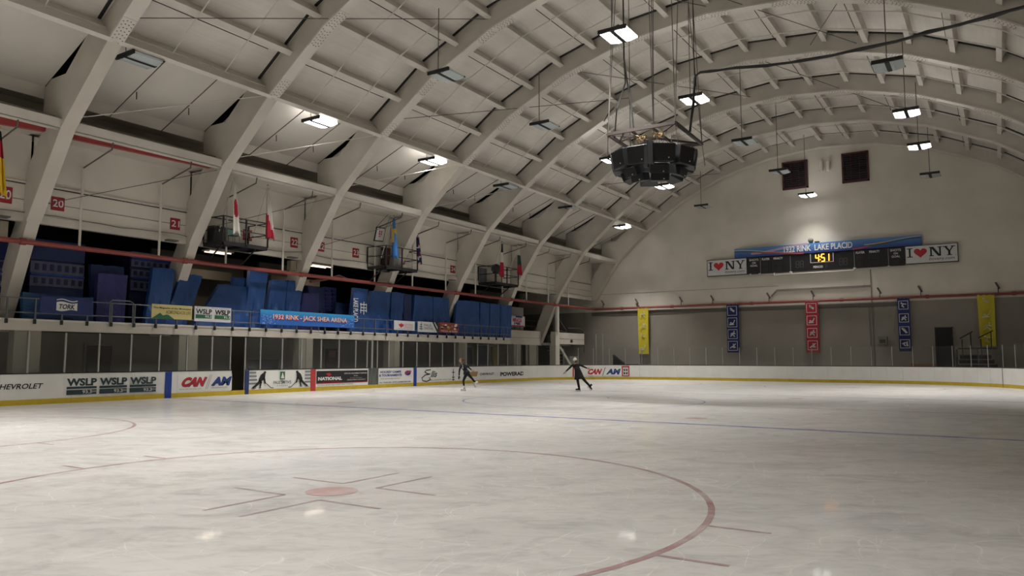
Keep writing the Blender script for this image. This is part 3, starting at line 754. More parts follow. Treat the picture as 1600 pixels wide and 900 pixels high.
flag(-28.3, (0, 205), (3, 303), 3, 17, lambda u, v: 0 if v < .15 else (1 if v < .42 else 2), [fk, fr, fy], 'flag', 'black, red and gold flag cut by the left picture edge', seed=7)

# ================================================================ UPPER STAND
XB = -29.3
bal = empty('floor', (-29.3, 20, 2.62), kind='structure')
b = MB(); b.bb((XB, -8, 2.62), (XB-.35, 45.05, 3.02)); b.build('balcony_fascia', fascia_white, bal)
b = MB(); b.bb((XB+.03, -8, 2.97), (XB-.1, 45.05, 3.04)); b.build('fascia_lip', white_steel, bal)
b = MB(); b.bb((XB-.35, -8, 2.70), (-38, 45.05, 3.0)); b.build('balcony_slab', conc, bal)
# balcony railing: posts and two rails
rail = empty('balcony_railing', (XB+.06, 20, 2.85), 'grey steel railing with clamped posts along the balcony edge', 'railing')
for k in range(-3, 38):
    y = 12.46 + .93*k
    if y > 45: break
    MB().bb((XB+.05, y-.025, 2.88), (XB+.10, y+.025, 3.78)).build('post', rail_steel, rail)
    MB().bb((XB+.03, y-.04, 2.86), (XB+.11, y+.04, 3.02)).build('post_clamp', black_steel, rail)
for z in (3.26, 3.78):
    MB().tube([(XB+.075, 9.6, z), (XB+.075, 45.0, z)], .024, 6).build('rail', rail_steel, rail)
MB().tube([(XB+.09, 16.1, 3.0), (XB+.09, 16.1, 3.83), (XB+.09, 16.2, 3.90), (XB+.09, 16.9, 3.90), (XB+.09, 17.03, 3.83), (XB+.09, 17.03, 3.0)], .028, 7).build('gate_hoop', rail_steel, rail)
MB().tube([(XB+.09, 26.9, 3.0), (XB+.09, 26.9, 3.83), (XB+.09, 27.0, 3.88), (XB+.09, 27.6, 3.88)], .028, 7).build('gate_hoop', rail_steel, rail)
# interior of the stand
stand = empty('wall_left', (-36, 20, 3), kind='structure')
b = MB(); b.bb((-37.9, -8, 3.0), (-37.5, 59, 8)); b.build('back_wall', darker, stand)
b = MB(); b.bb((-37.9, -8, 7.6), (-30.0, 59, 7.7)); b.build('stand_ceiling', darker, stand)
dkgrey = mat('stand_wall_grey', (.13, .115, .095), .8, var=.2, scale=.6)
beige = mat('stand_beam', (.20, .175, .14), .8, var=.2, scale=.8)
for (y0, y1) in ((20.6, 25.9), (26.9, 29.6), (46.6, 52.3)):
    b = MB(); b.bb((-34.2, y0, 3.0), (-34.0, y1, 6.9)); b.build('back_wall_panel', dkgrey, stand)
b = MB(); b.bb((-33.4, 20.6, 5.55), (-33.0, 24.4, 6.0)); b.build('beam', beige, stand)
b = MB(); b.bb((-33.4, 26.9, 5.75), (-33.0, 30.4, 6.1)); b.build('beam', beige, stand)
for i, (xa, ya, xb, yb) in enumerate(((328, 391.5, 361, 397.5), (488, 413.5, 517, 418.5))):
    p, q = atX(xa, ya, -31.5), atX(xb, yb, -31.5); z = (p.z+q.z)/2
    t = empty('fluorescent_light', (-31.5, (p.y+q.y)/2, z), ['twin tube fluorescent light glowing under the stand roof, below the nearest flag platform', 'twin tube fluorescent light glowing under the stand roof, right of the third arch leg'][i], 'light', 'fluorescent lights in the stand')
    MB().bb((-32.0, p.y-.1, z+.04), (-31.4, q.y+.1, z+.09)).build('housing', fascia_white, t)
    for dx in (-.42, 0): MB().tube([(-31.5+dx, p.y, z), (-31.5+dx, q.y, z)], .022, 8).build('tube', tube_on, t)
    L = bpy.data.lights.new('lamp', 'AREA'); L.shape = 'RECTANGLE'; L.size = .45; L.size_y = 1.2; L.energy = 18; L.color = (1, .85, .65)
    o = bpy.data.objects.new('lamp', L); COL.objects.link(o); o.parent = t; o.location = (-.1, 0, -.06)
    MB().tube([(-31.6, (p.y+q.y)/2+.2, z+.08), (-31.6, (p.y+q.y)/2+.2, 7.6)], .015, 5).build('hanger', wire_m, t)

# blocks of stacked seat rows
def seat_block(px0, px1, rows, label, X=-31.2, name='seating_block'):
    """rows: list of (ytop, ybot, kind) in pixels at the block's centre"""
    xm = (px0+px1)/2; y0 = atX(px0, rows[0][0], X).y; y1 = atX(px1, rows[0][0], X).y
    zb = min(atX(xm, r[1], X).z for r in rows)
    t = empty(name, (X-.5, (y0+y1)/2, 3.0), label, 'seats', 'folded blue seat rows in the stand')
    b = MB(); b.bb((X-1.6, y0, 3.0), (X-.1, y1, atX(xm, rows[0][0], X).z-.02)); b.build('frame', seat_blue, t)
    for (ta, tb, kind) in rows:
        za, zb_ = atX(xm, tb, X).z, atX(xm, ta, X).z
        m = {'s': seat_grey, 'l': blue_strip, 'd': seat_blue, 'p': tarp_pp, 't': tarp_dk}[kind]
        off = {'s': 0, 'l': .06, 'd': -.06, 'p': .03, 't': 0}[kind]
        MB().bb((X-.15, y0, za), (X+off, y1, zb_)).build('row_panel', m, t)
        if kind == 's':
            n = max(1, int((y1-y0)/.28)); ph = random.random()*.15
            for k in range(n):
                yy = y0 + .12 + k*.28 + ph*.5
                if yy + .14 > y1: break
                MB().bb((X-.01, yy, za + (zb_-za)*.25), (X+.03, yy+.13, za + (zb_-za)*.8)).build('seat_pad', seat_blue, t)
    return t
seat_block(-60, 27, [(368, 401, 't'), (404, 422, 's'), (422.5, 424.5, 'l'), (425, 442, 's'), (443, 461, 's'), (462, 478, 's'), (478, 500, 'd')], 'folded blue seat rows left of the nearest arch leg')
seat_block(50, 134, [(377, 408, 't'), (411, 429, 's'), (429.5, 432.5, 'l'), (433, 449, 's'), (450, 466, 't'), (466, 500, 'd')], 'folded blue seat rows right of the nearest arch leg')
seat_block(206, 280, [(397, 406, 's'), (406.5, 409, 'l'), (409.5, 420, 's'), (424, 436, 's'), (437, 438.5, 'l'), (441, 456, 's'), (458, 500, 'd')], 'folded blue seat rows left of the second arch leg, behind bright tarps')
seat_block(505, 525, [(449, 490, 'p'), (490, 508, 'd')], 'stack of folded purple seats standing left of the lettered tarp')
b = MB()
sb = [o for o in COL.objects if o.name.startswith('seating_block')][-1]
for sx in (-1, 1):
    for k in range(6):
        p = atX(515 + sx*5, 455+k*6, -31.2); MB().bb((-31.17, p.y-.12, p.z-.06), (-31.12, p.y+.12, p.z+.06)).build('seat_pad', seat_blue, sb)
# tarp-covered panels
def tarp_q(px, label, m=tarp, X=-30.05, X2=None, th=.22, cat='tarp', name='covered_seat_section', group='blue tarp covers along the balcony', extra=None):
    """px: top-left, top-right, bottom-right, bottom-left pixels; X at bottom, X2 at top"""
    X2 = X if X2 is None else X2
    tl, tr, br_, bl = atX(*px[0], X2), atX(*px[1], X2), atX(*px[2], X), atX(*px[3], X)
    zb = 3.0; 
    # bring the foot to the balcony floor
    def foot(t_, b_): 
        d = b_ - t_; k = (zb - t_.z)/d.z if abs(d.z) > 1e-3 else 1; return t_ + d*k
    bl, br_ = foot(tl, bl), foot(tr, br_)
    N, M_ = 7, 9; b = MB(); rnd = random.Random(int(px[0][0]))
    front = []
    for j in range(M_+1):
        for i in range(N+1):
            p = tl.lerp(tr, i/N).lerp(bl.lerp(br_, i/N), j/M_)
            w_ = (math.sin(i*1.7 + j*.6 + px[0][0])*.02 + rnd.uniform(-.02, .02))*(.4 + 1.2*(j/M_ > .5))
            if j == 0: p = p + Vector((0, 0, rnd.uniform(-.03, .03)))
            front.append(p + Vector((w_, 0, 0)))
    back = [p + Vector((-th, 0, 0)) for p in front]; n = len(front)
    b.v += front + back; q = N+1
    for j in range(M_):
        for i in range(N):
            a = j*q+i; b.f.append([a, a+q, a+q+1, a+1]); b.m.append(0); b.f.append([n+a, n+a+1, n+a+q+1, n+a+q]); b.m.append(0)
    for i in range(N):
        b.f.append([i, i+1, n+i+1, n+i]); b.m.append(0); a = M_*q+i; b.f.append([a, n+a, n+a+1, a+1]); b.m.append(0)
    for j in range(M_):
        a = j*q; b.f.append([a, n+a, n+a+q, a+q]); b.m.append(0); a = j*q+N; b.f.append([a, a+q, n+a+q, n+a]); b.m.append(0)
    o = b.build(name, m, None, False)
    tag(o, label, cat, group)
    return o
TQ = [
 ([(239.5, 418), (273.5, 421), (262, 503), (228, 500)], 'bright blue tarp panel leaning right, leftmost of the bright ones, above the yellow sign'),
 ([(284, 426.5), (316.5, 431.5), (292, 506), (258, 503)], 'bright blue tarp panel leaning right, above the gap between the yellow and green signs'),
 ([(345, 443), (386, 449), (384, 512), (305, 506)], 'wide slanting blue tarp panel above the second green radio sign'),
 ([(365, 433), (394, 435.5), (388, 510), (361, 509)], 'blue tarp panel behind the slanting one, with its top left corner showing'),
 ([(391, 423), (419, 426.5), (408, 514), (382, 511)], 'tallest bright blue tarp panel, with creases near its foot'),
 ([(425, 437), (449.5, 439), (441, 514), (413, 513)], 'bright blue tarp panel above the left part of the long blue banner'),
 ([(450.5, 438.5), (474, 441.5), (463, 516), (442, 515)], 'bright blue tarp panel just left of the third arch foot'),
 ([(581, 454), (610, 456), (607, 522), (566, 520)], 'bright blue tarp panel right of the lettered one'),
 ([(612, 456), (631, 458), (628, 524), (611, 523)], 'narrow blue tarp panel above the red leaf sign'),
 ([(632, 459), (643, 460.5), (643, 526), (629, 525)], 'narrow darker blue tarp strip right of the red leaf sign top'),
 ([(648, 461), (676, 463.5), (676, 528), (644, 526)], 'blue tarp panel above the college sign with the tree'),
 ([(677, 463.5), (701, 466), (704, 530), (677, 528)], 'blue tarp panel above the picture sign'),
 ([(715, 468.5), (749, 472), (749, 531), (707, 530)], 'wide blue tarp panel right of the picture sign'),
 ([(750.5, 472.5), (765, 474), (764, 532), (750, 531)], 'narrow blue tarp panel, third from the right end'),
 ([(766, 474), (782, 476), (780, 533), (765, 532)], 'narrow blue tarp panel with a small dark mark, second from the right end'),
 ([(783, 476), (800, 477.7), (798, 534), (781, 533)], 'blue tarp panel at the right end of the row'),
]
for i, (px, lab) in enumerate(TQ):
    X = -29.85 if i != 3 else -30.2
    tarp_q(px, lab, tarp if i != 9 else tarp_dk, X, X-.35 if i < 7 else X-.1)
tarp_q([(474.5, 457), (498.5, 458.5), (498, 512), (466, 510)], 'dark indigo covered panel right of the third arch foot', tarp_pp, -30.2)
tarp_q([(480, 447), (505, 449), (505, 512), (500, 512)], 'dark blue cover standing behind the indigo panel', tarp_dk, -30.9)
tarp_q([(525, 473), (552, 475), (550, 514), (524, 512)], 'low dark blue cover between the purple stack and the lettered tarp', tarp_dk, -30.6)
tarp_q([(142.5, 413), (194, 417), (194, 470), (143, 470)], 'dark blue cover behind the indigo panel left of the gate hoop', tarp_dk, -30.9)
tarp_q([(153.5, 427), (199.5, 431), (194, 505), (150, 500)], 'large indigo cover behind the railing gate hoop', tarp_pp, -30.3)
tarp_q([(36, 457.5), (146, 466), (145, 503), (35, 497)], 'long low blue mat behind the navy sign', mat('mat_blue', (.015, .06, .16), .6, var=.2, scale=1), -29.75, cat='mat', name='blue_mat')
tarp_q([(600, 470), (798, 482), (797, 533), (600, 524)], 'dark blue covering in the gaps behind the right hand tarp panels', tarp_dk, -30.6)
lt = tarp_q([(553.5, 449.5), (575.5, 452), (569, 520), (546, 518)], 'blue tarp panel lettered in white down its left side', tarp, -29.8, -29.9)
F = Face('X', -29.76, *rectX(-29.76, 552, 466, 575, 504), lt)
F.text('LAKE PLACID', .0, .02, .32, .98, white_ink, vert=True, bold=.02)
F.stroke([[(.45, .75), (.9, .75)], [(.5, .62), (.9, .62)], [(.45, .5), (.85, .5)], [(.5, .4), (.5, .8)], [(.7, .35), (.7, .85)], [(.88, .45), (.88, .78)]], .05, white_ink)

# ---- signs tied to the railing
XR = XB + .13
def rail_sign(name, x0, y0, x1, y1, m, label, th=.03):
    u = rectX(XR, x0, y0, x1, y1); t = empty(name, (XR, (u[0]+u[1])/2, u[2]), label, 'sign' if name == 'sign_board' else 'banner', 'signs on the balcony railing')
    MB().bb((XR-th, u[0], u[2]), (XR, u[1], u[3])).build('panel', m, t)
    return Face('X', XR, *u, t)
def hills(F, m): F.poly([[(0, 0), (.10, .20), (.20, .40), (.27, .22), (.36, .30), (.42, .26), (.55, 0)]], m, 'hill_print')
navy_sign = mat('navy_banner', (.018, .03, .13), .6, bump=.2, bscale=3)
F = rail_sign('banner', 62.5, 465, 144.4, 491, navy_sign, 'navy banner with a white wave logo hung on the balcony railing at left')
wv = lambda f0, a, n=14: [(.30+.40*k/n, f0 + a*math.sin(2*math.pi*k/n)) for k in range(n+1)]
F.poly([wv(.22, -.05) + wv(.70, .05)[::-1]], white_ink, 'logo_shape')
F.poly([wv(.80, .06) + wv(.86, .06)[::-1]], white_ink, 'logo_wave')
F.text('TORK', .335, .30, .665, .60, ink, shear=.05, bold=.03)
F = rail_sign('sign_board', 237, 476.5, 300, 498.5, cream, 'yellow sign with black hills on the balcony railing, left of the two green radio signs')
F.text('The Magazine of the Mountains', .04, .66, .97, .82, ink, bold=.015); F.text('ADIRONDACK LIFE', .34, .36, .97, .60, mat('olive_print', (.16, .13, .04), .5)); hills(F, green_ink)
F = rail_sign('sign_board', 304, 480, 361, 503, sign_white, 'white sign with green and black radio station lettering twice on the balcony railing')
for a in (.03, .54):
    F.text('WSLP', a, .50, a+.43, .84, ink, bold=.03); F.rect(a, .22, a+.43, .46, green_ink); F.text('93.3', a+.25, .26, a+.42, .42, white_ink, bold=.02)
F.text('Real hits. Real Variety.', .05, .88, .95, .96, ink_grey)
long_blue = mat('banner_sky', (.03, .15, .55), .55, var=.1, scale=1, bump=.2, bscale=2)
F = rail_sign('banner', 406.5, 488, 553.5, 509.5, long_blue, 'long blue arena name banner on the balcony railing')
for k in range(5): F.rect(0, 1-.1*(k+1)+.0, 1, 1-.1*k, mat('sky%d' % k, (.04-.002*k, .34-.04*k, .68-.025*k), .55), 'shade_band')
fl_ = []
for k in range(70):
    a = random.choice((random.uniform(.01, .17), random.uniform(.83, .99))); c = random.uniform(.03, .7); r = random.uniform(.003, .008)
    fl_.append([(a-r, c), (a, c-r*7), (a+r, c), (a, c+r*7)])
F.poly(fl_, mat('flake', (.25, .42, .72), .55), 'flake_print')
F.text('1932 RINK - JACK SHEA ARENA', .125, .27, .915, .70, red_ink, bold=.05); F.text('1932 RINK - JACK SHEA ARENA', .12, .30, .91, .73, white_ink, bold=.012)
F = rail_sign('sign_board', 616, 501.5, 648, 516, sign_white, 'white sign with a red leaf shape on the balcony railing')
F.poly([[(.32, .25), (.22, .5), (.2, .66), (.28, .62), (.34, .78), (.40, .6), (.46, .7), (.44, .45)]], red_ink, 'leaf_print')
for k, s_ in enumerate(('Canadian', 'Rocky', 'Mountain')): F.text(s_, .5, .60-.17*k, .9, .72-.17*k, red_ink)
F.text('LAKE PLACID', .1, .10, .9, .18, ink_grey)
F = rail_sign('sign_board', 653, 503, 683.6, 519, sign_white, 'white college sign with a tree and diagonal dark stripe on the balcony railing')
F.stroke([[(.16, .15), (.16, .9)], [(.08, .3), (.24, .3)], [(.09, .5), (.22, .5)], [(.11, .7), (.2, .7)]], .04, ink); F.text('PAUL', .3, .55, .7, .8, ink_grey); F.text('SMITHS', .3, .25, .75, .48, ink_grey)
F.poly([[(.72, 1), (.8, 1), (1, .25), (1, 0), (.98, 0)], [(.86, 1), (1, 1), (1, .5)]], ink, 'stripe_print')
F = rail_sign('sign_board', 687, 504.5, 716.5, 520, mat('photo_red', (.30, .05, .04), .5), 'red sign with small food pictures on the balcony railing')
for k in range(16):
    a = random.uniform(.02, .85); c = random.uniform(.35, .8); F.disc(a+.06, c+.05, .07, .09, random.choice([cream, ink, white_ink, mat('tan_print', (.4, .22, .08), .5)]), 'picture')
F.text('PIZZA & SUBS', .06, .06, .9, .24, white_ink)

# ================================================================ BELOW THE BALCONY
under = empty('wall_left', (-33.5, 20, 0), kind='structure')
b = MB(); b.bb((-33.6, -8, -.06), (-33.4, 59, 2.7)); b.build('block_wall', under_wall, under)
cl = ['grey square column at the left picture edge behind the rink glass', 'grey square column behind the glass left of the two tone dasher gate', 'grey square column behind the glass near the red centre strip', 'grey square column behind the glass right of the clear gate', 'grey square column behind the glass near the far blue strip', 'grey square column behind the glass next to the end of the tarps']
for k, y in enumerate((13.25, 19.65, 26.2, 32.8, 39.4, 46.0)):
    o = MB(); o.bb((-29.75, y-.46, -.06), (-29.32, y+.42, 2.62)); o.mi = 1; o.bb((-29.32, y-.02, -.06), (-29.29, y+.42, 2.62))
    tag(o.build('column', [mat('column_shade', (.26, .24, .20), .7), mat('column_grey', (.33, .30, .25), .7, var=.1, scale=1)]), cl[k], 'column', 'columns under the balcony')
for k, (x0, y0, x1, y1, m, lab) in enumerate(((134, 540, 173.5, 584, dk_door, 'dark brown double door behind the glass at left'), (451, 532, 473, 584, mat('pale_door', (.27, .25, .21), .7), 'pale door leaf behind the glass left of the red strip'), (507, 545, 526.5, 584, dk_door, 'dark door with a small notice behind the glass, above the black advert'))):
    u = rectX(-33.35, x0, y0, x1, y1); d = empty('door_%d' % (k+1), (-33.35, (u[0]+u[1])/2, 0), lab, kind='structure')
    MB().bb((-33.4, u[0], -.06), (-33.34, u[1], u[3])).build('leaf', m, d)
    b = MB(); b.bb((-33.4, u[0]-.1, -.06), (-33.32, u[0], u[3]+.1)); b.bb((-33.4, u[1], -.06), (-33.32, u[1]+.1, u[3]+.1)); b.bb((-33.4, u[0], u[3]), (-33.32, u[1], u[3]+.1)); b.build('door_frame', under_wall, d)
    if k == 2: b = MB(); b.bb((-33.34, u[0]+.3, 1.65), (-33.32, u[0]+.85, 2.05)); o = b.build('notice', mat('notice', (.30, .14, .14), .6), d)
    if k == 0: MB().bb((-33.34, (u[0]+u[1])/2-.02, 0), (-33.33, (u[0]+u[1])/2+.02, u[3])).build('leaf_gap', dark, d)
for (x, y, lab) in ((467, 531, 'small white emergency light under the balcony, left of the pair'), (482, 532, 'small white emergency light under the balcony, right of the pair')):
    p = atX(x, y, -33.2); tag(MB().bb((-33.35, p.y-.18, p.z-.1), (-33.1, p.y+.18, p.z+.15)).build('emergency_light', fascia_white), lab, 'light', 'emergency lights under the balcony')
# player benches / racks behind the glass
b = MB(); b.bb((-30.9, 23.2, -.06), (-30.3, 25.4, .0)); 
for i, (x0, x1, lab) in enumerate(((394, 441, 'dark bench behind the glass left of the hockey player advert middle'), )):
    ya, yb = atX(x0, 575, -30.6).y, atX(x1, 575, -30.6).y; t = empty('player_bench', (-30.6, (ya+yb)/2, -.06), lab, 'bench')
    MB().bb((-30.9, ya, 1.02), (-30.4, yb, 1.10)).build('seat', dark, t); MB().bb((-30.95, ya, 1.10), (-30.88, yb, 1.55)).build('backrest', mat('bench_blue', (.02, .03, .06), .6), t)
    for yy in (ya+.1, (ya+yb)/2, yb-.1): MB().bb((-30.85, yy-.04, -.06), (-30.5, yy+.04, 1.02)).build('leg', dark, t)
# blue and yellow crash mats leaning behind glass near the far end of the balcony
for i, (x0, x1, m, y0_, lab) in enumerate(((719, 725, mat('mat_yellow', (.35, .27, .08), .6), 538, 'thin yellow pad leaning behind the glass above the near skater'), (727, 738, tarp_dk, 543, 'dark blue pad leaning behind the glass right of the near skater'), (748, 764, tarp_dk, 540, 'wide dark blue pad leaning behind the glass'), (771, 778, mat('mat_wood', (.32, .24, .10), .6), 542, 'tan pad leaning behind the glass left of the last balcony stanchion'))):
    p, q = atX(x0, 560, -31.5), atX(x1, 560, -31.5); z = atX(x0, y0_, -31.5).z
    tag(MB().prism([(-31.4, p.y, -.06), (-31.4, q.y, -.06), (-31.7, q.y+.2, z), (-31.7, p.y+.2, z)], (-.15, 0, 0)).build('leaning_pad', m), lab, 'pad', 'pads stored behind the glass')

# ================================================================ DASHER BOARDS
HB = 1.05
dash = empty('dasher_boards', (bx0, 26, 0), 'white dasher boards with yellow kick plate and glass around the ice', 'rink boards')
path = outline(0, 14)
# sample the outline in ~2.44 m panels
def resample(P, step, closed=True):
    Q = P + [P[0]] if closed else P; out = []; 
    for a, c in zip(Q, Q[1:]):
        L_ = (c-a).length
        if L_ < 1e-4: continue
        n = max(1, round(L_/step)); out += [a.lerp(c, k/n) for k in range(n)]
    return out
pts = resample(path, 2.44)
GATES = [(21.34, 22.05), (29.95, 30.75)]
def board_piece(p, q, z0, z1, t0, t1, m, name, mb=None, parent=None):
    d = (q-p).normalized(); n = Vector((d.y, -d.x, 0))      # outward for this orientation
    g = d*.004
    b = mb or MB(); b.add([p+g-n*t0+Vector((0,0,z0)), q-g-n*t0+Vector((0,0,z0)), q-g+n*t1+Vector((0,0,z0)), p+g+n*t1+Vector((0,0,z0)),
            p+g-n*t0+Vector((0,0,z1)), q-g-n*t0+Vector((0,0,z1)), q-g+n*t1+Vector((0,0,z1)), p+g+n*t1+Vector((0,0,z1))],
          [(0,3,2,1),(4,5,6,7),(0,1,5,4),(1,2,6,5),(2,3,7,6),(3,0,4,7)])
    return None if mb else b.build(name, m, parent or dash)
def split_gates(p, q):
    """left straight side runs from high Y to low Y at x = bx0"""
    if abs(p.x-bx0) < .01 and abs(q.x-bx0) < .01:
        segs = [(min(p.y, q.y), max(p.y, q.y))]
        for g0, g1 in GATES:
            ns = []
            for a, c in segs:
                if c <= g0 or a >= g1: ns.append((a, c))
                else:
                    if a < g0: ns.append((a, g0))
                    if c > g1: ns.append((g1, c))
            segs = ns
        return [(Vector((bx0, c, 0)), Vector((bx0, a, 0))) for a, c in segs if c-a > .02]
    return [(p, q)]
arcpts = [path[i] for i in range(len(path))]
i = 0; allseg = []
for a, c in zip(pts, pts[1:] + pts[:1]):
    if (c-a).length < .01: continue
    allseg += split_gates(a, c)
# on the curved corners pieces are short: keep them as board panels of the bent corner
for a, c in allseg:
    board_piece(a, c, .0, HB, 0, .09, board_white, 'board_panel')
    board_piece(a, c, .0, .19, .012, 0, kick_yellow, 'kick_plate')
    board_piece(a, c, HB, HB+.02, .01, .10, mat('cap_rail', (.62, .62, .6), .4), 'cap_rail')
    board_piece(a, c, HB+.02, HB+.06, -.02, .09, dark, 'glass_sill')
# gate sill and gates
for g0, g1 in GATES: MB().bb((bx0-.09, g0, 0), (bx0+.012, g1, .19)).build('kick_plate', kick_yellow, dash)
b = MB(); b.bb((bx0-.95, 21.36, 0), (bx0-.9, 22.03, .55)); b.build('gate_step', dark, dash)
# clear reflective gate
pl_ = mat('gate_plastic', (.13, .14, .135), .15, .3, var=.5, scale=3, stretch=(1, 4, .4))
MB().bb((bx0-.07, 29.95, .19), (bx0-.01, 30.75, 1.08)).build('clear_gate', pl_, dash)
# coloured line strips on the boards
def side_strip(y0, y1, m, name): return MB().bb((bx0-.02, y0, .0), (bx0+.022, y1, HB+.015)).build(name, m, dash)
side_strip(18.17, 18.46, blue_strip, 'blue_strip'); side_strip(33.67, 33.94, blue_strip, 'blue_strip'); side_strip(25.9, 26.22, red_strip, 'red_strip')
side_strip(22.05, 22.26, mat('navy_strip', (.02, .04, .14), .4), 'gate_edge')
# glass: stanchions and panes on the left side
ys = [2.0+1.222*k for k in range(-4, 9)]
ys = [12.98-1.222*5, 12.98-1.222*4, 12.98-1.222*3, 12.98-1.222*2, 12.98-1.222, 12.98, 14.23, 15.46, 16.71, 17.91, 19.15, 20.34, 21.27, 22.05, 22.89, 24.15, 25.32, 26.6, 27.82, 29.02, 29.88, 30.67, 31.6, 32.78, 34.02, 35.2, 36.43, 37.66, 38.87, 40.13, 41.3, 42.52, 43.71, 44.95]
HG = 2.56
for k, y in enumerate(ys):
    h = HG
    MB().bb((bx0-.075, y-.03, HB), (bx0-.025, y+.03, h)).build('stanchion', alu, dash)
    if k+1 < len(ys) and not (abs(y-21.27) < .01): MB().bb((bx0-.055, y+.02, HB+.05), (bx0-.045, ys[k+1]-.02, h-.02)).build('glass_pane', glass, dash)
MB().bb((bx0-.08, 30.2, HB), (bx0-.02, 30.32, 2.56)).build('stanchion', alu, dash)
# corner and far end glass
def onpath(p, off=.05):
    return p
cor = [Vector((bx0+br + br*math.cos(R(a)), by1-br + br*math.sin(R(a)), 0)) for a in range(180, 89, -1)]
fine = [Vector((bx0, 44.95, 0))] + cor + [Vector((x*.1, by1, 0)) for x in range(int((bx0+br)*10), int((bx1-br)*10))] + [Vector((bx1-br + br*math.cos(R(a)), by1-br + br*math.sin(R(a)), 0)) for a in range(90, -1, -1)] + [Vector((bx1, 45, 0)), Vector((bx1, 30, 0))]
def walk(P, step):
    out = [P[0]]; need = step
    for a, c in zip(P, P[1:]):
        L_ = (c-a).length; pos = 0
        while L_-pos >= need: pos += need; out.append(a.lerp(c, pos/L_)); need = step
        need -= (L_-pos)
    return out
# measured stanchion pixels of the end glass
ST = walk(fine, 1.22)
for k, (a, c) in enumerate(zip(ST, ST[1:])):
    d = (c-a).normalized(); n = Vector((-d.y, d.x, 0))
    h = HG if a.y < 49.5 and a.x < -20 else 2.36
    o = a + n*.05
    MB().tube([o + Vector((0, 0, HB)), o + Vector((0, 0, h))], .022, 6).build('stanchion', alu, dash)
    b = MB(); e = c + n*.05; b.quad(o + d*.02 + Vector((0, 0, HB+.05)), e - d*.02 + Vector((0, 0, HB+.05)), e - d*.02 + Vector((0, 0, h-.02)), o + d*.02 + Vector((0, 0, h-.02)))
    b.build('glass_pane', glass, dash)
for (x, y1) in ((931.5, 522), (942, 521)):
    p = atY(x, 572, 54.2); q = atY(x, y1, 54.2); MB().tube([(p.x, 54.2, .0), (p.x, 54.2, q.z)], .035, 6).build('net_post', alu, dash)

# ---- adverts on the boards
def advert(x0, y0, x1, y1, base=None, lab=None):
    xm = (x0+x1)/2; u0 = atX(x0, (y0+y1)/2, bx0).y; u1 = atX(x1, (y0+y1)/2, bx0).y
    v0, v1 = atX(xm, y1, bx0).z, atX(xm, y0, bx0).z
    u = (u0, u1, max(.2, v0), min(1.04, v1))
    b = MB(); b.bb((bx0, u[0], u[2]), (bx0+.008, u[1], u[3])); o = b.build('advert', base or board_white, dash)
    if lab: o['label'] = lab
    return Face('X', bx0+.008, *u, o)
F = advert(0, 588, 72, 620); u_ = F
F.text('CHEVROLET', -.16, .38, .93, .64, ink, bold=.02, shear=.03)
F = advert(100, 588, 247, 615)
pf = lambda px: (atX(px, 600, bx0).y - F.u0)/(F.u1-F.u0)
for a, c in ((pf(104), pf(151)), (pf(155), pf(198)), (pf(202), pf(243))):
    w_ = c-a
    F.text('WSLP', a, .50, c, .93, teal_dk, bold=.045); F.rect(a, .34, c, .47, teal_dk); F.rect(a, .02, c, .29, teal_dk); F.text('93.3', a+w_*.52, .07, a+w_*.84, .26, white_ink, bold=.02); F.text('FM', a+w_*.86, .12, a+w_*.98, .22, white_ink)
F = advert(277, 585, 362, 611)
for dx, dy, m1, m2 in ((.012, -.03, ink_grey, ink_grey), (0, 0, red_ink, mat('canam_blue', (.015, .05, .22), .4))):
    F.text('CAN', .04+dx, .30+dy, .52+dx, .86+dy, m1, shear=.16, bold=.06); F.text('AM', .60+dx, .32+dy, .995, .84+dy, m2, shear=.12, bold=.06)
F.stroke([[(.50, .12), (.58, .98)], [(.53, .12), (.61, .98)]], .015, ink_grey)
F.text('www.can-am.brp.com', .03, .12, .42, .20, ink_grey); F.text('CAN-AMPARTS.COM', .60, .14, .90, .22, ink_grey)
# hockey player advert
F = advert(389, 579.5, 484.5, 607)
gr = mat('grey_stripe', (.22, .24, .27), .5)
for k in range(4):
    F.rect(.0, .28+.2*k, .13-.01*k, .38+.2*k, gr, 'stripe'); F.rect(.90, .28+.2*k, 1.0, .38+.2*k, gr, 'stripe')
def player(F, fx):
    g = lambda a, c: (fx(a), c)
    F.poly([[g(.20, .92), g(.235, .86), g(.225, .55), g(.18, .45), g(.13, .40), g(.13, .55), g(.16, .80)], [g(.14, .50), g(.18, .42), g(.10, .16), g(.05, .06), g(.03, .12), g(.08, .26)],
            [g(.16, .48), g(.185, .40), g(.165, .10), g(.145, .10)], [g(.20, .60), g(.23, .60), g(.245, .32), g(.225, .28)]], ink, 'player_print')
    F.disc(fx(.225), .93, .02, .07, ink, 'player_print')
    F.stroke([[g(.235, .36), (fx(.325), .06)], [(fx(.325), .06), (fx(.365), .05)]], .035, ink, 'stick_print')
    F.stroke([[g(.02, .06), g(.09, .08)], [g(.135, .08), g(.17, .08)]], .03, ink, 'skate_print')
player(F, lambda a: a + .01); player(F, lambda a: 1.0 - a - .015 if a < .9 else a)
F.poly([[(.475, .52), (.555, .52), (.555, .96), (.475, .96)]], green_ink, 'crest'); F.poly([[(.485, .57), (.545, .57), (.515, .92)]], white_ink, 'crest_print')
F.text("PAUL SMITH'S", .37, .26, .66, .44, ink_grey, bold=.02); F.text('C O L L E G E', .43, .14, .60, .20, ink_grey)
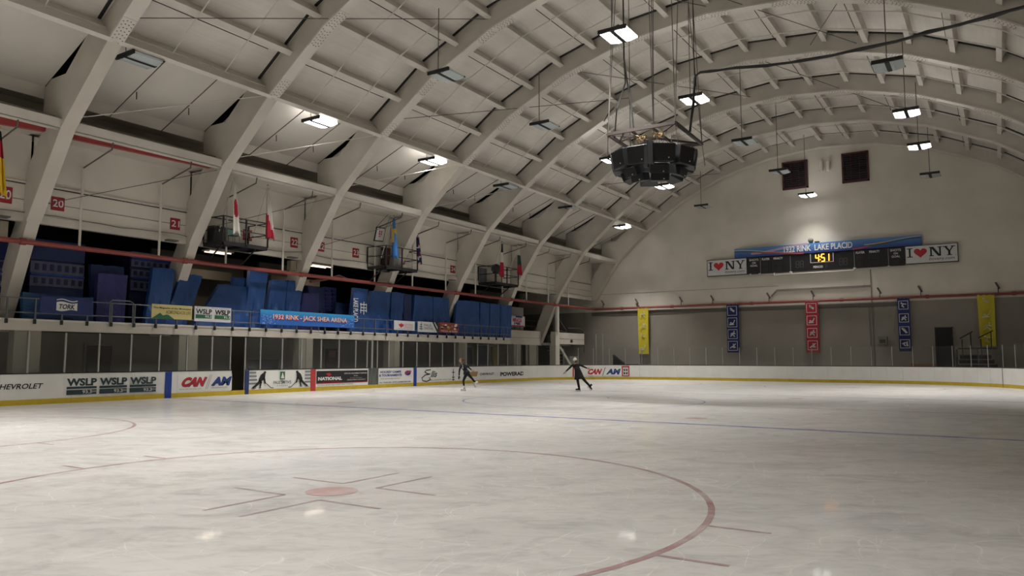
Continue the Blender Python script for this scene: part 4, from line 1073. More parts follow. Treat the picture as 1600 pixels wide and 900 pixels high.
# black national advert
F = advert(494, 578.5, 574, 607)
F.rect(0, .22, 1, .98, ink); F.rect(0, .18, 1, .22, red_ink); F.text('NATIONAL', .03, .38, .48, .60, white_ink, bold=.06)
F.poly([[(.17, .80), (.24, .86), (.28, .70), (.22, .64)]], red_ink); F.text('HOCKEY EQUIPMENT', .12, .26, .46, .33, red_ink)
F.text('OFFICIAL EQUIPMENT SUPPLIER', .52, .74, .98, .83, white_ink, bold=.02); F.text('of the', .71, .60, .79, .68, white_ink); F.text('OLYMPIC REGIONAL', .64, .46, .88, .53, mat('dim_print', (.3, .3, .3), .5)); F.text('DEVELOPMENT AUTHORITY', .58, .33, .95, .41, white_ink)
F.text('NATIONAL SPORTS AND HOCKEY SUPPLY COMPANY', .02, .05, .7, .13, ink_grey)
# camps
F = advert(592, 577.5, 646, 602.5)
F.text('HOCKEY CAMPS', .03, .76, .62, .93, blue_ink, bold=.04); F.text('& TOURNAMENTS', .0, .52, .64, .69, blue_ink, bold=.04)
F.disc(.82, .74, .09, .18, blue_ink); F.stroke([[(.74, .66), (.92, .84)], [(.74, .8), (.9, .9)]], .05, red_strip)
F.text('IIHF HEMISPHERE HOCKEY', .05, .33, .6, .40, ink); F.text('CALL  518-523-3325 • WWW.CANAMHOCKEY.COM', .0, .06, .9, .15, ink, bold=.03)
F = advert(655, 576.5, 716, 600)
e_ = [(.30 + .10*math.cos(t)*(1+.1*t/9), .70+.20*math.sin(t)) for t in [1.0+.35*k for k in range(9)]] + [(.30 + .14*math.cos(t), .32+.26*math.sin(t)) for t in [1.4+.38*k for k in range(12)]]
F.stroke([[(.27, .95), (.17, .92), (.13, .78), (.20, .64), (.26, .62), (.14, .55), (.06, .34), (.08, .12), (.18, .05), (.27, .18), (.24, .34)]], .06, ink)
F.text('llis', .27, .36, .46, .86, ink, shear=.25, bold=.02); F.text('FAMILY ROASTED SINCE 1932', .22, .10, .80, .19, ink_grey)
F.stroke([[(.86, .1), (.86, .95)], [(.83, .3), (.89, .3)], [(.83, .7), (.89, .7)], [(.83, .1), (.89, .1)]], .06, ink_grey)
F = advert(733, 575.5, 776, 597)
F.poly([[(.02, .42), (.02, .66), (.08, .74), (.30, .74), (.30, .62), (.26, .30), (.04, .34)]], mat('gold_print', (.42, .27, .12), .5)); F.text('CHEVROLET', .36, .40, .90, .60, ink_grey, bold=.04, shear=.03)
F = advert(778, 575.5, 825, 596.5); F.text('POWERADE', .07, .26, .93, .66, ink, bold=.05)
# curved end adverts sit on the bent boards: short flat plates
def bent_advert(x0, y0, x1, y1, name='advert', base=None):
    """plate tangent to the boards where the pixel ray meets them"""
    def hit(x):
        best = None
        for a, c in zip(fine, fine[1:]):
            m_ = (a+c)/2; r = _ray(x, 585); k = abs(m_.x*r[1]-m_.y*r[0])/math.hypot(r[0], r[1])
            if best is None or k < best[0]: best = (k, m_)
        return best[1]
    p, q = hit(x0), hit(x1); dist = lambda P_: P_.y
    zf = lambda x, y, P_: CH + _ray(x, y)[2]*(P_.y/_ray(x, y)[1])
    z1 = (zf(x0, y0, p)+zf(x1, y0, q))/2; z0 = (zf(x0, y1, p)+zf(x1, y1, q))/2
    d = (q-p); n = Vector((d.y, -d.x, 0)).normalized()
    c0 = p + n*.03; c1 = q + n*.03
    class B(Face):
        def __init__(s): s.parent = None; s.n = 0; s.u0, s.u1, s.v0, s.v1 = 0, d.length, z0, z1
        def P(s, fu, fv, lift=.004): w_ = c0.lerp(c1, fu) + n*(lift+.01); w_.z = z0+(z1-z0)*fv; return w_
    f = B(); f.c = 0
    b = MB(); b.prism([(c0.x, c0.y, z0), (c1.x, c1.y, z0), (c1.x, c1.y, z1), (c0.x, c0.y, z1)], n*.01)
    o = b.build(name, base or board_white, dash); f.parent = o; return f
F = bent_advert(915, 574.5, 941, 586.5); F.text('CAN', .06, .12, .98, .86, red_ink, shear=.15, bold=.06)
F = bent_advert(942, 574.5, 970, 586.5); F.stroke([[(.0, .0), (.14, 1)]], .05, ink_grey); F.text('AM', .18, .12, .95, .86, mat('canam_blue', (.015, .05, .22), .4), shear=.12, bold=.06)
F = bent_advert(971, 571.8, 985, 588, base=red_strip); F.rect(.17, .10, .83, .86, sign_white)
F.rect(.25, .52, .45, .70, ink); F.rect(.55, .52, .75, .70, ink); F.rect(.25, .2, .45, .40, ink); F.rect(.55, .2, .75, .40, ink); F.text('LAKE', .3, .74, .7, .82, red_ink)
# red goal line mark up the boards and the board joint at right
for x, m, w_ in ((897.5, red_strip, .06), (1570, ink_grey, .02)):
    for a, c in zip(fine, fine[1:]):
        m_ = (a+c)/2; r = _ray(x, 585); k = abs(m_.x*r[1]-m_.y*r[0])/math.hypot(r[0], r[1])
        if k < .11:
            d = (c-a).normalized(); n = Vector((d.y, -d.x, 0)); MB().prism([m_ + n*.016 - d*w_, m_ + n*.016 + d*w_, m_ + n*.016 + d*w_ + Vector((0, 0, HB)), m_ + n*.016 - d*w_ + Vector((0, 0, HB))], n*.004).build('goal_line_mark' if x < 1000 else 'board_joint', m, dash); break

# ================================================================ CONCRETE LANDING AT THE FAR LEFT CORNER
land = empty('concrete_landing', (-30, 52, 0), 'grey concrete landing block at the far left corner of the rink', 'landing')
XL = -29.9
XK = -31.0
b = MB(); b.bb((XK, 45.1, 2.65), (XK-.3, 52.2, 3.75)); b.build('front_wall', fascia_white, land)
b = MB(); b.bb((XL, 52.55, 2.75), (XL-.3, 57.6, 3.68)); b.build('front_wall', fascia_white, land)
MB().bb((XK+.01, 45.1, 3.18), (XK-.02, 52.2, 3.20)).build('wall_joint', ink_grey, land); MB().bb((XL+.01, 52.55, 3.16), (XL-.02, 57.6, 3.18)).build('wall_joint', ink_grey, land)
MB().bb((XK-.2, 45.1, 2.65), (-34, 57.6, 2.85)).build('slab', conc, land)
MB().bb((XL-.3, 57.5, 2.75), (-33.5, 57.62, 3.68)).build('end_wall', fascia_white, land)
b = MB(); b.bb((XL+.1, 52.45, -.06), (XL-.35, 53.1, 3.72)); b.build('pillar', wall_white, land)
MB().tube([(XL+.1, 52.7, 3.7), (XL+.1, 52.7, 5.8)], .17, 12).build('round_post', white_steel, land)
MB().bb((XK, 50.4, -.06), (XK-.4, 51.5, 2.65)).build('support_column', mat('column_grey', (.33, .30, .25), .7, var=.1, scale=1), land)
F = Face('X', XL, 55.0, 55.6, 2.85, 3.15, land); F.disc(.5, .5, .4, .45, maroon, 'badge')
# rails, panel and banner on the landing
MB().bb((-31.9, 46.6, 3.75), (-31.8, 50.8, 5.6)).build('white_partition', mat('partition', (.33, .33, .31), .6), None); tag(COL.objects[-1], 'pale partition panel standing on the landing right of the last blue tarp', 'partition')
t = empty('landing_railing', (XL-.1, 48, 3.68), 'dark railing on top of the landing wall beside the last tarp', 'railing')
for y in (47.3, 48.4, 49.2, 50.0, 50.9, 51.7): MB().tube([(XK-.15, y, 3.75), (XK-.15, y, 4.55)], .02, 5).build('post', black_steel, t)
for z in (4.15, 4.55): MB().tube([(XK-.15, 46.1, z), (XK-.15, 51.8, z)], .02, 5).build('rail', black_steel, t)
u = rectX(XK, 799, 494, 820, 510); t = empty('banner', (XK, (u[0]+u[1])/2, u[2]), 'white banner with red and blue print on the landing railing', 'banner')
MB().bb((XK-.04, u[0], u[2]), (XK, u[1], u[3])).build('cloth', sign_white, t); F = Face('X', XK, *u, t)
F.text('MIRACLE', .1, .42, .75, .8, red_ink, bold=.05); F.text('1980', .2, .12, .65, .4, blue_ink, bold=.06); F.rect(0, 0, .95, .1, red_ink); F.rect(.3, .86, .8, 1, blue_ink)
t = empty('stair_railing', (-30.4, 55, 3.7), 'bent dark stair railing behind the round white post', 'railing')
MB().tube([(-30.3, 53.0, 3.7), (-30.3, 53.0, 5.0), (-30.3, 53.6, 5.05), (-30.3, 55.2, 3.85)], .03, 6).build('rail', rail_steel, t); MB().tube([(-30.3, 53.7, 3.9), (-30.3, 55.2, 3.75)], .025, 6).build('lower_rail', rail_steel, t)
t = empty('pipe_loop', (-29.9, 57, 0), 'dark pipe rising along the wall and bending over the landing', 'pipe')
MB().tube([(-30.2, 55.2, 4.1), (-30.2, 57.2, 4.15), (-30.1, 57.9, 3.95), (-30.1, 57.95, 2.0)], .045, 7).build('pipe', grey_steel, t)
# stair below the landing
t = empty('concrete_stair', (-30, 55, 0), 'pale stair running down under the landing behind the far skater', 'stair')
for k in range(8):
    y = 53.4 + k*.32; z = 2.55 - k*.27
    MB().bb((-31.3, y, z-.1), (-30.1, y+.34, z)).build('step', conc, t)
b = MB(); b.prism([(-30.05, 53.3, 2.7), (-30.05, 53.6, 2.72), (-30.05, 56.3, .45), (-30.05, 56.3, .15)], (-.08, 0, 0)); b.build('stringer', fascia_white, t)
tag(MB().bb((-30.9, 55.5, -.06), (-30.2, 57.0, 1.75)).build('machine_cabinet', mat('cabinet_grey', (.2, .2, .18), .6), None, bevel=.03), 'pale grey cabinet at the foot of the stair behind the glass', 'cabinet')
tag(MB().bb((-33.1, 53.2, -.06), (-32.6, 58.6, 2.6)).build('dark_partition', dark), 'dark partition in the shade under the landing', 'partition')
p = atX(855, 560, -32.8); tag(MB().bb((-33.3, p.y-1.0, -.06), (-33.2, p.y+.6, 2.3)).build('maroon_door', maroon), 'dull maroon door under the landing left of the pillar', 'door')
b = MB(); u = rectX(-31.5, 796, 552, 806, 574); tag(b.bb((-31.9, u[0], -.06), (-31.4, u[1], u[3])).build('pale_crate', mat('crate_tan', (.24, .21, .14), .7)), 'tan crate behind the glass just right of the balcony end', 'crate')

# ================================================================ FAR WALL
YF = YW
# painted shadow strip, channel lines
trimo = empty('trim_1', (-14, YF, 5), kind='structure')
MB().bb((-30, YF-.06, 5.28), (-5.4, YF, 5.56)).build('shadow_strip', mat('shadow_strip_dark', (.13, .115, .10), .8), trimo)  # dark strip painting the shadow line below the red pipe
MB().bb((-30, YF-.03, 7.12), (-14, YF, 7.15)).build('wall_joint', mat('joint', (.34, .31, .27), .7), trimo)
p0, p1 = atY(1214, 453.5, YF), atY(1361, 447.5, YF); MB().bb((p0.x, YF-.08, 6.72), (p1.x, YF, 6.86)).build('ledge', mat('ledge_grey', (.24, .22, .19), .7), trimo)
MB().beam(atY(1214, 453.5, YF-.04), atY(1205, 463, YF-.04), .1, .1).build('ledge_return', mat('ledge_grey', (.24, .22, .19), .7), trimo)
for x in (1358.5, 1363.5):
    q = atY(x, 500, YF); MB().bb((q.x-.03, YF-.05, 0), (q.x+.03, YF, 8.0 if x > 1360 else 5.6)).build('conduit', mat('conduit_grey', (.22, .2, .17), .6), trimo)
q0, q1 = atY(1245, 490, YF), atY(1357, 565, YF)
# scoreboard
YS = 59.0
sbz0, sbz1 = 8.13, 9.40
sc = empty('scoreboard', (-10.7, YS, sbz0), 'long black scoreboard with glowing 4:51 clock and blue header on the far wall', 'scoreboard')
MB().bb((-16.25, YS, sbz0), (-5.28, YS+.25, sbz1)).build('body', mat('board_black', (.008, .008, .009), .45), sc)
hd = MB(); hd.bb((-17.2, YS-.08, 9.46), (-4.18, YS+.2, 10.18)); hd.mi = 1; hd.bb((-17.2, YS-.075, 9.44), (-4.18, YS+.2, 9.46)); hd = hd.build('header', [mat('header_blue', (.05, .15, .38), .5), dark], sc)
F = Face('Y', YS-.08, -17.2, -4.18, 9.46, 10.18, hd)
for k in range(6): F.rect(0, k/6, 1, (k+1)/6, mat('hdr%d' % k, (.03+.012*k, .07+.035*k, .27+.055*k), .5), 'shade_band')
def wave_band(F, pts, wd, m):
    up = [(a, c+wd(a)/2) for a, c in pts]; dn = [(a, c-wd(a)/2) for a, c in pts][::-1]
    F.poly([[up[i], up[i+1], dn[len(pts)-2-i], dn[len(pts)-1-i]] for i in range(len(pts)-1)], m, 'swirl')
sm = lambda x0, y0, x1, y1, amp=0: [(x0+(x1-x0)*k/12, y0+(y1-y0)*(.5-.5*math.cos(math.pi*k/12)) + amp*math.sin(math.pi*2*k/12)) for k in range(13)]
pale = mat('swirl_pale', (.42, .45, .42), .5); gdk = mat('swirl_green', (.03, .09, .07), .5); rdp = mat('swirl_red', (.36, .07, .09), .5); pk = mat('swirl_pink', (.42, .30, .40), .5)
wave_band(F, sm(.10, .35, .42, .95), lambda a: .22, pk)
wave_band(F, sm(.0, .68, .36, .12), lambda a: .10, gdk); wave_band(F, sm(.0, .82, .34, .22), lambda a: .10, pale); wave_band(F, sm(.16, .36, .40, .03), lambda a: .16, rdp)
wave_band(F, sm(.66, .06, .84, .55), lambda a: .16, rdp); wave_band(F, sm(.74, .30, 1.0, .74), lambda a: .10, gdk); wave_band(F, sm(.72, .42, 1.0, .90), lambda a: .08, pale)
F.text('1932 RINK  LAKE PLACID', .29, .20, .66, .84, white_ink, bold=.02)
F = Face('Y', YS, -16.25, -5.28, sbz0, sbz1, sc)
fx = lambda px: (atY(px, 410, YS).x + 16.25)/10.97
for px in (1188, 1235, 1335, 1388.5): a = fx(px); F.rect(a-.0015, .02, a+.0015, .98, mat('divider', (.28, .28, .28), .4), 'divider')
for k, (a, c) in enumerate(((fx(1168), fx(1188)), (fx(1388.5), fx(1412)))):
    m_ = (a+c)/2; w_ = (c-a)*.36
    F.text('SHOTS', m_-w_, .80, m_+w_, .93, white_ink, bold=.02); F.text('ON', m_-w_*.4, .62, m_+w_*.4, .74, white_ink, bold=.02); F.text('GOAL', m_-w_*.8, .45, m_+w_*.8, .57, white_ink, bold=.02)
def seg7(F, a, c, w_, h, ch, m):
    """one seven segment digit, lower left corner a,c in 0..1, size in 0..1"""
    S7 = {'0': 'abcdef', '1': 'bc', '4': 'fgbc', '5': 'afgcd', '8': 'abcdefg'}
    L_ = {'a': ((0, 1), (1, 1)), 'b': ((1, 1), (1, .5)), 'c': ((1, .5), (1, 0)), 'd': ((0, 0), (1, 0)), 'e': ((0, 0), (0, .5)), 'f': ((0, .5), (0, 1)), 'g': ((0, .5), (1, .5))}
    lines = []
    for s_ in S7[ch]:
        (x0, y0), (x1, y1) = L_[s_]; ins = .10
        dx, dy = (x1-x0)*ins, (y1-y0)*ins; sl = .12
        f_ = lambda x, y: (a + w_*(x + sl*y*.5), c + h*y)
        lines.append([f_(x0+dx, y0+dy), f_(x1-dx, y1-dy)])
    return lines
def digits(F, a, c, w_, h, s_, m, wd, gap=.45, name='digits'):
    lines = []
    for ch in s_:
        if ch == ':':
            lines += [[(a-w_*.02, c+h*.26), (a+w_*.10, c+h*.26)], [(a-w_*.02, c+h*.70), (a+w_*.10, c+h*.70)]]; a += w_*.45
        elif ch == ' ': a += w_*(1+gap)
        else: lines += seg7(F, a, c, w_, h, ch, m); a += w_*(1+gap)
    return F.stroke(lines, wd, m, name)
for a in (fx(1188), fx(1335)):
    F.text('PLAYER', a+.012, .80, a+.065, .93, white_ink, bold=.03); F.text('PENALTY', a+.092, .80, a+.155, .93, white_ink, bold=.03)
    for v in (.10, .46): digits(F, a+.02, v, .012, .24, '88', mat('led_dim', (.03, .03, .03), .4), .03); digits(F, a+.085, v, .012, .24, '8', mat('led_dim', (.03, .03, .03), .4), .03); digits(F, a+.115, v, .012, .24, '88', mat('led_dim', (.03, .03, .03), .4), .03)
    F.stroke([[(a+.108, v), (a+.109, v)] for v in (.18, .30, .54, .66)], .035, ink_grey)
for a in (fx(1172), fx(1396)): digits(F, a, .08, .012, .24, '88', mat('led_dim', (.03, .03, .03), .4), .03)
digits(F, fx(1244), .22, .019, .38, '88', led_off, .05); digits(F, fx(1312), .22, .019, .38, '88', led_off, .05)
a0, a1 = fx(1266.5), fx(1303)
F.rect(a0, .44, a1, .47, sign_white); F.rect(a0, .44, a0+.004, .96, sign_white); F.rect(a1-.004, .44, a1, .96, sign_white)
digits(F, fx(1269), .52, .012, .36, '8', mat('led_dim', (.03, .03, .03), .4), .04)
a = fx(1275)
for ch in '4:51': digits(F, a, .50, .019, .42, ch, led_on, .07, .50, 'lit_digit' if ch != ':' else 'lit_colon'); a += .019*(.45 if ch == ':' else 1.5)
F.text('PERIOD', fx(1271), .12, fx(1286), .26, white_ink, bold=.03); digits(F, fx(1290), .12, .010, .24, '8', led_off, .03)
# lights of the scoreboard frame below and bracket above
MB().tube([(-14.2, YS-.2, 7.95), (-8.6, YS-.2, 7.95)], .04, 6).build('lower_rail', white_steel, sc)
for x in (-14.2, -12.9, -8.6): MB().tube([(x, YS-.2, 7.95), (x, YS+.1, 8.2)], .03, 6).build('rail_bracket', white_steel, sc)
for x in (-16.0, -15.3, -13.0, -8.5, -6.3): MB().bb((x-.07, YS-.1, 8.05), (x+.07, YS+.1, 8.15)).build('mount', sign_white, sc)
t = empty('wall_horn', (-11.5, YS, 10.2), 'small grey horn on top of the scoreboard header', 'horn'); MB().ell((-11.5, YS+.05, 10.42), (.2, .2, .2), 10, 8).build('dome', conc, t); MB().bb((-11.2, YS-.05, 10.2), (-10.9, YS+.2, 10.3)).build('bracket', dark, t); MB().bb((-11.6, YS, 10.18), (-11.4, YS+.2, 10.3)).build('foot', dark, t)
# I heart NY signs
def heart_sign(x0, x1, z0, z1, lab):
    t = empty('slogan_sign', ((x0+x1)/2, YS, z0), lab, 'sign', 'slogan signs beside the scoreboard')
    b = MB(); b.bb((x0, YS-.05, z0), (x1, YS+.2, z1)); b.build('box', mat('sign_edge', (.05, .05, .05), .5), t)
    MB().bb((x0+.05, YS-.06, z0+.05), (x1-.05, YS-.04, z1-.05)).build('face', sign_white, t)
    F = Face('Y', YS-.06, x0, x1, z0, z1, t)
    def slab(a, c, w_, h, ch):
        P = []; R_ = lambda x0, y0, x1, y1: P.append([(a+w_*x0, c+h*y0), (a+w_*x1, c+h*y0), (a+w_*x1, c+h*y1), (a+w_*x0, c+h*y1)])
        if ch == 'I': R_(0, 0, 1, .09); R_(0, .91, 1, 1); R_(.34, 0, .66, 1)
        if ch == 'N':
            R_(0, 0, .34, .09); R_(0, .91, .30, 1); R_(.66, .91, 1, 1); R_(.08, 0, .21, 1); R_(.78, 0, .91, 1)
            P.append([(a+w_*.10, c+h), (a+w_*.33, c+h), (a+w_*.91, c), (a+w_*.68, c)])
        if ch == 'Y':
            R_(0, .91, .38, 1); R_(.66, .91, 1, 1); R_(.32, 0, .72, .09); R_(.42, 0, .60, .5)
            P.append([(a+w_*.08, c+h), (a+w_*.28, c+h), (a+w_*.60, c+h*.45), (a+w_*.42, c+h*.45)]); P.append([(a+w_*.78, c+h), (a+w_*.90, c+h), (a+w_*.60, c+h*.45), (a+w_*.48, c+h*.42)])
        return P
    for q_ in ((.04, .36, .11, .50, 'I'), (.465, .36, .24, .50, 'N'), (.72, .36, .23, .50, 'Y')): F.n = 2; F.poly(slab(*q_), ink, 'slab_letter')
    H = [(.30 + .125*16*math.sin(q)**3/16, .60 + .27*(13*math.cos(q)-5*math.cos(2*q)-2*math.cos(3*q)-math.cos(4*q))/15) for q in [2*math.pi*k/28 for k in range(28)]]
    F.poly([H], red_ink, 'heart'); F.disc(.955, .37, .006, .018, ink)
    F.text('iloveny.com', .46, .10, .93, .30, ink)
heart_sign(-19.45, -16.25, 8.13, 9.45, 'white slogan sign with red heart, left of the scoreboard')
heart_sign(-5.25, -2.02, 8.16, 9.45, 'white slogan sign with red heart, right of the scoreboard')
# louvers
for k, (x0, x1, z0, z1) in enumerate(((-13.42, -11.55, 14.5, 16.65), (-9.15, -7.33, 14.5, 16.72))):
    t = empty('wall_louver', ((x0+x1)/2, YF, z0), ['dark maroon framed louver high on the gable wall, left one', 'dark maroon framed louver high on the gable wall, right one'][k], 'louver', 'gable louvers')
    b = MB(); m = .12
    b.bb((x0, YF-.2, z0), (x1, YF, z0+m)); b.bb((x0, YF-.2, z1-m), (x1, YF, z1)); b.bb((x0, YF-.2, z0), (x0+m, YF, z1)); b.bb((x1-m, YF-.2, z0), (x1, YF, z1)); b.build('frame', maroon, t)
    MB().bb((x0+m, YF-.06, z0+m), (x1-m, YF-.02, z1-m)).build('backing', dark, t)
    n = 12
    for j in range(n):
        z = z0+m+(z1-z0-2*m)*(j+.5)/n; MB().beam((x0+m, YF-.12, z), (x1-m, YF-.12, z), .12, .02, (0, -.6, 1)).build('slat', mat('slat_dark', (.05, .03, .03), .6), t)
    for fx_ in (.34, .66): xx = x0+(x1-x0)*fx_; MB().bb((xx-.02, YF-.19, z0+m), (xx+.02, YF-.15, z1-m)).build('mullion', maroon, t)
b = MB()
for k, x in enumerate((1283.5, 1294)):
    p, q = atY(x, 267, YF-.2), atY(x, 252, YF-.2); t = empty('wall_cylinder', (p.x, YF-.2, p.z), 'pale cylinder mounted between the two gable louvers, %s one' % ('left', 'right')[k], 'speaker', 'cylinders between the louvers'); MB().tube([p, q], .13, 10).build('body', wall_white, t); MB().bb((p.x-.05, YF-.2, q.z-.2), (p.x+.05, YF, q.z)).build('bracket', conc, t)
# sport banners
FIG = {
 'a': ([[(.25, .8), (.45, .78), (.6, .55), (.8, .5)], [(.45, .78), (.5, .5), (.75, .35)], [(.3, .6), (.5, .65)]], (.3, .85)),
 'b': ([[(.15, .25), (.55, .3), (.75, .6)], [(.55, .3), (.3, .5), (.2, .4)], [(.1, .18), (.7, .22)]], (.8, .75)),
 'c': ([[(.2, .2), (.4, .35), (.55, .6), (.7, .7)], [(.45, .4), (.65, .35), (.75, .15)], [(.55, .62), (.35, .6), (.25, .45)], [(.6, .6), (.85, .55)]], (.7, .85)),
 'd': ([[(.15, .2), (.4, .4), (.6, .5), (.85, .75)], [(.4, .4), (.6, .25), (.85, .3)], [(.6, .5), (.75, .3)]], (.55, .7)),
 'e': ([[(.2, .75), (.85, .62)], [(.45, .68), (.35, .45), (.55, .15)], [(.5, .65), (.3, .3)]], (.25, .85)),
 'f': ([[(.15, .85), (.7, .2)], [(.25, .9), (.85, .25)], [(.35, .7), (.5, .8)], [(.5, .5), (.65, .62)], [(.15, .85), (.25, .9)], [(.7, .2), (.85, .25)]], (.45, .6)),
 'g': ([[(.15, .5), (.4, .65), (.7, .7), (.85, .4)], [(.4, .65), (.35, .35), (.55, .2)], [(.7, .7), (.75, .2), (.9, .2)]], (.85, .78))}
for (x0, y0, x1, y1, m, figs, lab, skew, frame) in (
    (997, 482, 1014, 553, ban_yellow, 'cdab', 'long yellow banner with white sport figures, leftmost on the far wall', 0, 0),
    (1136, 476, 1155, 551, ban_blue, 'abcd', 'long navy banner with framed sport figures, left of the red one', 0, 1),
    (1259.5, 471, 1279.5, 551, ban_red, 'abcd', 'long red banner with framed sport figures on the far wall', 0, 1),
    (1403.5, 466, 1423, 549, ban_blue, 'ecfg', 'long navy banner with framed sport figures, right of the red one', 0, 1),
    (1528.5, 461, 1556, 541, ban_yellow, 'abce', 'wide yellow banner partly behind black steps, rightmost on the far wall', 0, 0)):
    u = rectY(58.95, x0, y0, x1, y1); t = empty('sport_banner', ((u[0]+u[1])/2, 58.95, u[2]), lab, 'banner', 'sport banners on the far wall')
    N, M_ = 10, 26; b = MB(); rnd = random.Random(int(x0)); amp = .03 if frame else .06
    for sgn in (0, .015):
        for j in range(M_+1):
            for i in range(N+1):
                fx_, fz = i/N, j/M_; tap = 0 if frame else .10*math.sin(fz*math.pi*.5)
                b.v.append(Vector((u[0]+(u[1]-u[0])*(fx_ + tap*(.5-fx_)), 58.95 + sgn + amp*math.sin(fx_*7+fz*3+x0)*fz - .05, u[3]-(u[3]-u[2])*fz + (0 if j else .03*math.sin(i*1.9)))))
    q = N+1; n = q*(M_+1)
    for j in range(M_):
        for i in range(N):
            a = j*q+i; b.f.append([a, a+q, a+q+1, a+1]); b.m.append(0); b.f.append([n+a, n+a+1, n+a+q+1, n+a+q]); b.m.append(0)
    o = b.build('cloth', m, t, True)
    F = Face('Y', 58.80, *u, t); F.sgn = -1
    sq = (u[1]-u[0])*.66; hf = sq/(u[3]-u[2])
    for k, g in enumerate(figs):
        cz = .90 - k*.235 - hf*.25 if frame else .86 - k*.225; cz = (.87 - k*.243)
        A = lambda p: (.5 + (p[0]-.5)*.66*(.9 if frame else 1.0), cz + (p[1]-.5)*hf*(.9 if frame else 1.0))
        L_, hd_ = FIG[g]; F.n = 0
        F.stroke([[A(p) for p in ln] for ln in L_], .07 if frame else .06, white_ink if frame else mat('pale_print', (.72, .68, .45), .6), 'figure_print')
        c_ = A(hd_); F.disc(c_[0], c_[1], .05, .05*hf/.66, white_ink if frame else mat('pale_print', (.72, .68, .45), .6), 'figure_print', 10)
        if frame:
            G = lambda x, y: (.5 + (x-.5)*.74, cz + (y-.5)*hf*1.12); F.stroke([[G(0, 0), G(1, 0), G(1, 1), G(0, 1), G(0, 0)]], .035, white_ink, 'square_print')
    MB().tube([(u[0]-.1, 58.95, u[3]+.02), (u[1]+.1, 58.95, u[3]+.02)], .02, 6).build('hanging_rod', grey_steel, t)
# sprinkler heads / small clamps above the red pipe
for k, (x, y) in enumerate(((942, 476), (995, 472), (1064, 467.5), (1113, 465), (1201, 460), (1270, 457), (1374, 452), (1438, 449), (1559, 444))):
    p = atY(x, y, 59.05); t = empty('pipe_clamp', (p.x, 59.05, 5.93), 'small dark clamp standing on the red pipe across the far wall, %s from the left' % ('first', 'second', 'third', 'fourth', 'fifth', 'sixth', 'seventh', 'eighth', 'ninth')[k], 'clamp', 'clamps above the far red pipe')
    MB().tube([(p.x, 59.05, 5.93), (p.x, 59.1, 6.25)], .025, 5).build('stem', dark, t); MB().beam((p.x-.12, 59.0, 6.62), (p.x+.08, 59.15, 6.2), .09, .09).build('hook', grey_steel, t)
# far floor items: black door, vent, steps
d = empty('door_4', (-3.1, YF, 0), 'tall black open doorway in the far wall right of the navy banner', kind='structure')
MB().bb((-3.62, YF-.12, -.06), (-2.62, YF, 3.66)).build('leaf', dark, d)
b = MB(); b.bb((-3.68, YF-.14, -.06), (-3.62, YF, 3.72)); b.bb((-3.62, YF-.14, 3.66), (-2.56, YF, 3.72)); b.build('door_frame', black_steel, d)
u = rectY(YF, 1373, 526, 1387, 538.5); t = empty('wall_vent', ((u[0]+u[1])/2, YF, u[2]), 'small grey vent box with black grille on the far wall left of the navy banner', 'vent')
MB().bb((u[0], YF-.35, u[2]), (u[1], YF, u[3])).build('housing', conc, t); MB().bb((u[0]+.1, YF-.37, u[2]+.12), (u[1]-.1, YF-.33, u[3]-.2)).build('grille', dark, t)
for j in range(3): MB().bb((u[0]+.1, YF-.39, u[2]+.17+j*.09), (u[1]-.1, YF-.36, u[2]+.2+j*.09)).build('slat', conc, t)
t = empty('portable_steps', (-1.2, 57.2, 0), 'black portable steps with two handrails in front of the rightmost yellow banner', 'steps')
YP = 57.0
for k in range(6):
    z = .35 + .3*k; b = MB(); b.bb((-2.45+.05*k, YP-1.2+.25*k, z-.05), (.3-.15*k, YP-.9+.25*k, z)); b.build('tread', grey_steel, t); MB().bb((-2.45+.05*k, YP-.93+.25*k, z-.3), (.3-.15*k, YP-.9+.25*k, z-.05)).build('riser', dark, t)
MB().bb((-2.3, YP+.3, 2.2), (-.1, YP+1.4, 2.28)).build('top_platform', black_steel, t)
for x in (-2.4, -1.2, .1): b = MB(); b.prism([(x, YP-1.3, 0), (x, YP+1.4, 0), (x, YP+1.4, 2.2), (x, YP+.3, 2.2)], (.05, 0, 0)); b.build('side_frame', dark, t)
for (xa, xb) in (((1499.5, 529, 545), (1519.5, 518, 541)), ((1529, 528, 544), (1551.5, 516.5, 540))):
    pa, pb = atY(xa[0], xa[1], YP), atY(xb[0], xb[1], YP); fa, fb_ = atY(xa[0], xa[2], YP), atY(xb[0], xb[2], YP)
    MB().tube([pa, pb], .04, 6).build('handrail', black_steel, t)
    MB().tube([pa + Vector((.12, 0, -.05)), Vector((pa.x+.12, YP, 1.7))], .035, 6).build('rail_post', black_steel, t); MB().tube([pb - Vector((.12, 0, .05)), Vector((pb.x-.12, YP, 2.2))], .035, 6).build('rail_post', black_steel, t)
u = rectY(57.5, 1424, 570, 1462, 575); tag(MB().bb((u[0], 57.2, -.06), (u[1], 57.8, 1.25)).build('orange_board', mat('orange_brown', (.30, .14, .08), .6)), 'orange brown board low behind the glass left of the black doorway', 'board')
for (x0, x1, y0, lab) in ((969, 996, 571, 'low dark bench behind the far glass below the leftmost yellow banner'),):
    u = rectY(56.5, x0, y0, x1, 574); t = empty('low_bench', ((u[0]+u[1])/2, 56.5, -.06), lab, 'bench'); MB().bb((u[0], 56.3, 1.0), (u[1], 56.7, 1.12)).build('seat', dark, t)
    for xx in (u[0]+.1, u[1]-.1): MB().bb((xx-.04, 56.35, -.06), (xx+.04, 56.65, 1.0)).build('leg', dark, t)
tag(MB().prism([(-27.6, 58.4, -.06), (-24.9, 58.4, -.06), (-27.6, 58.4, 1.9)], (0, .3, 0)).build('ramp_panel', dark), 'dark slanting ramp panel behind the far left corner glass', 'panel')

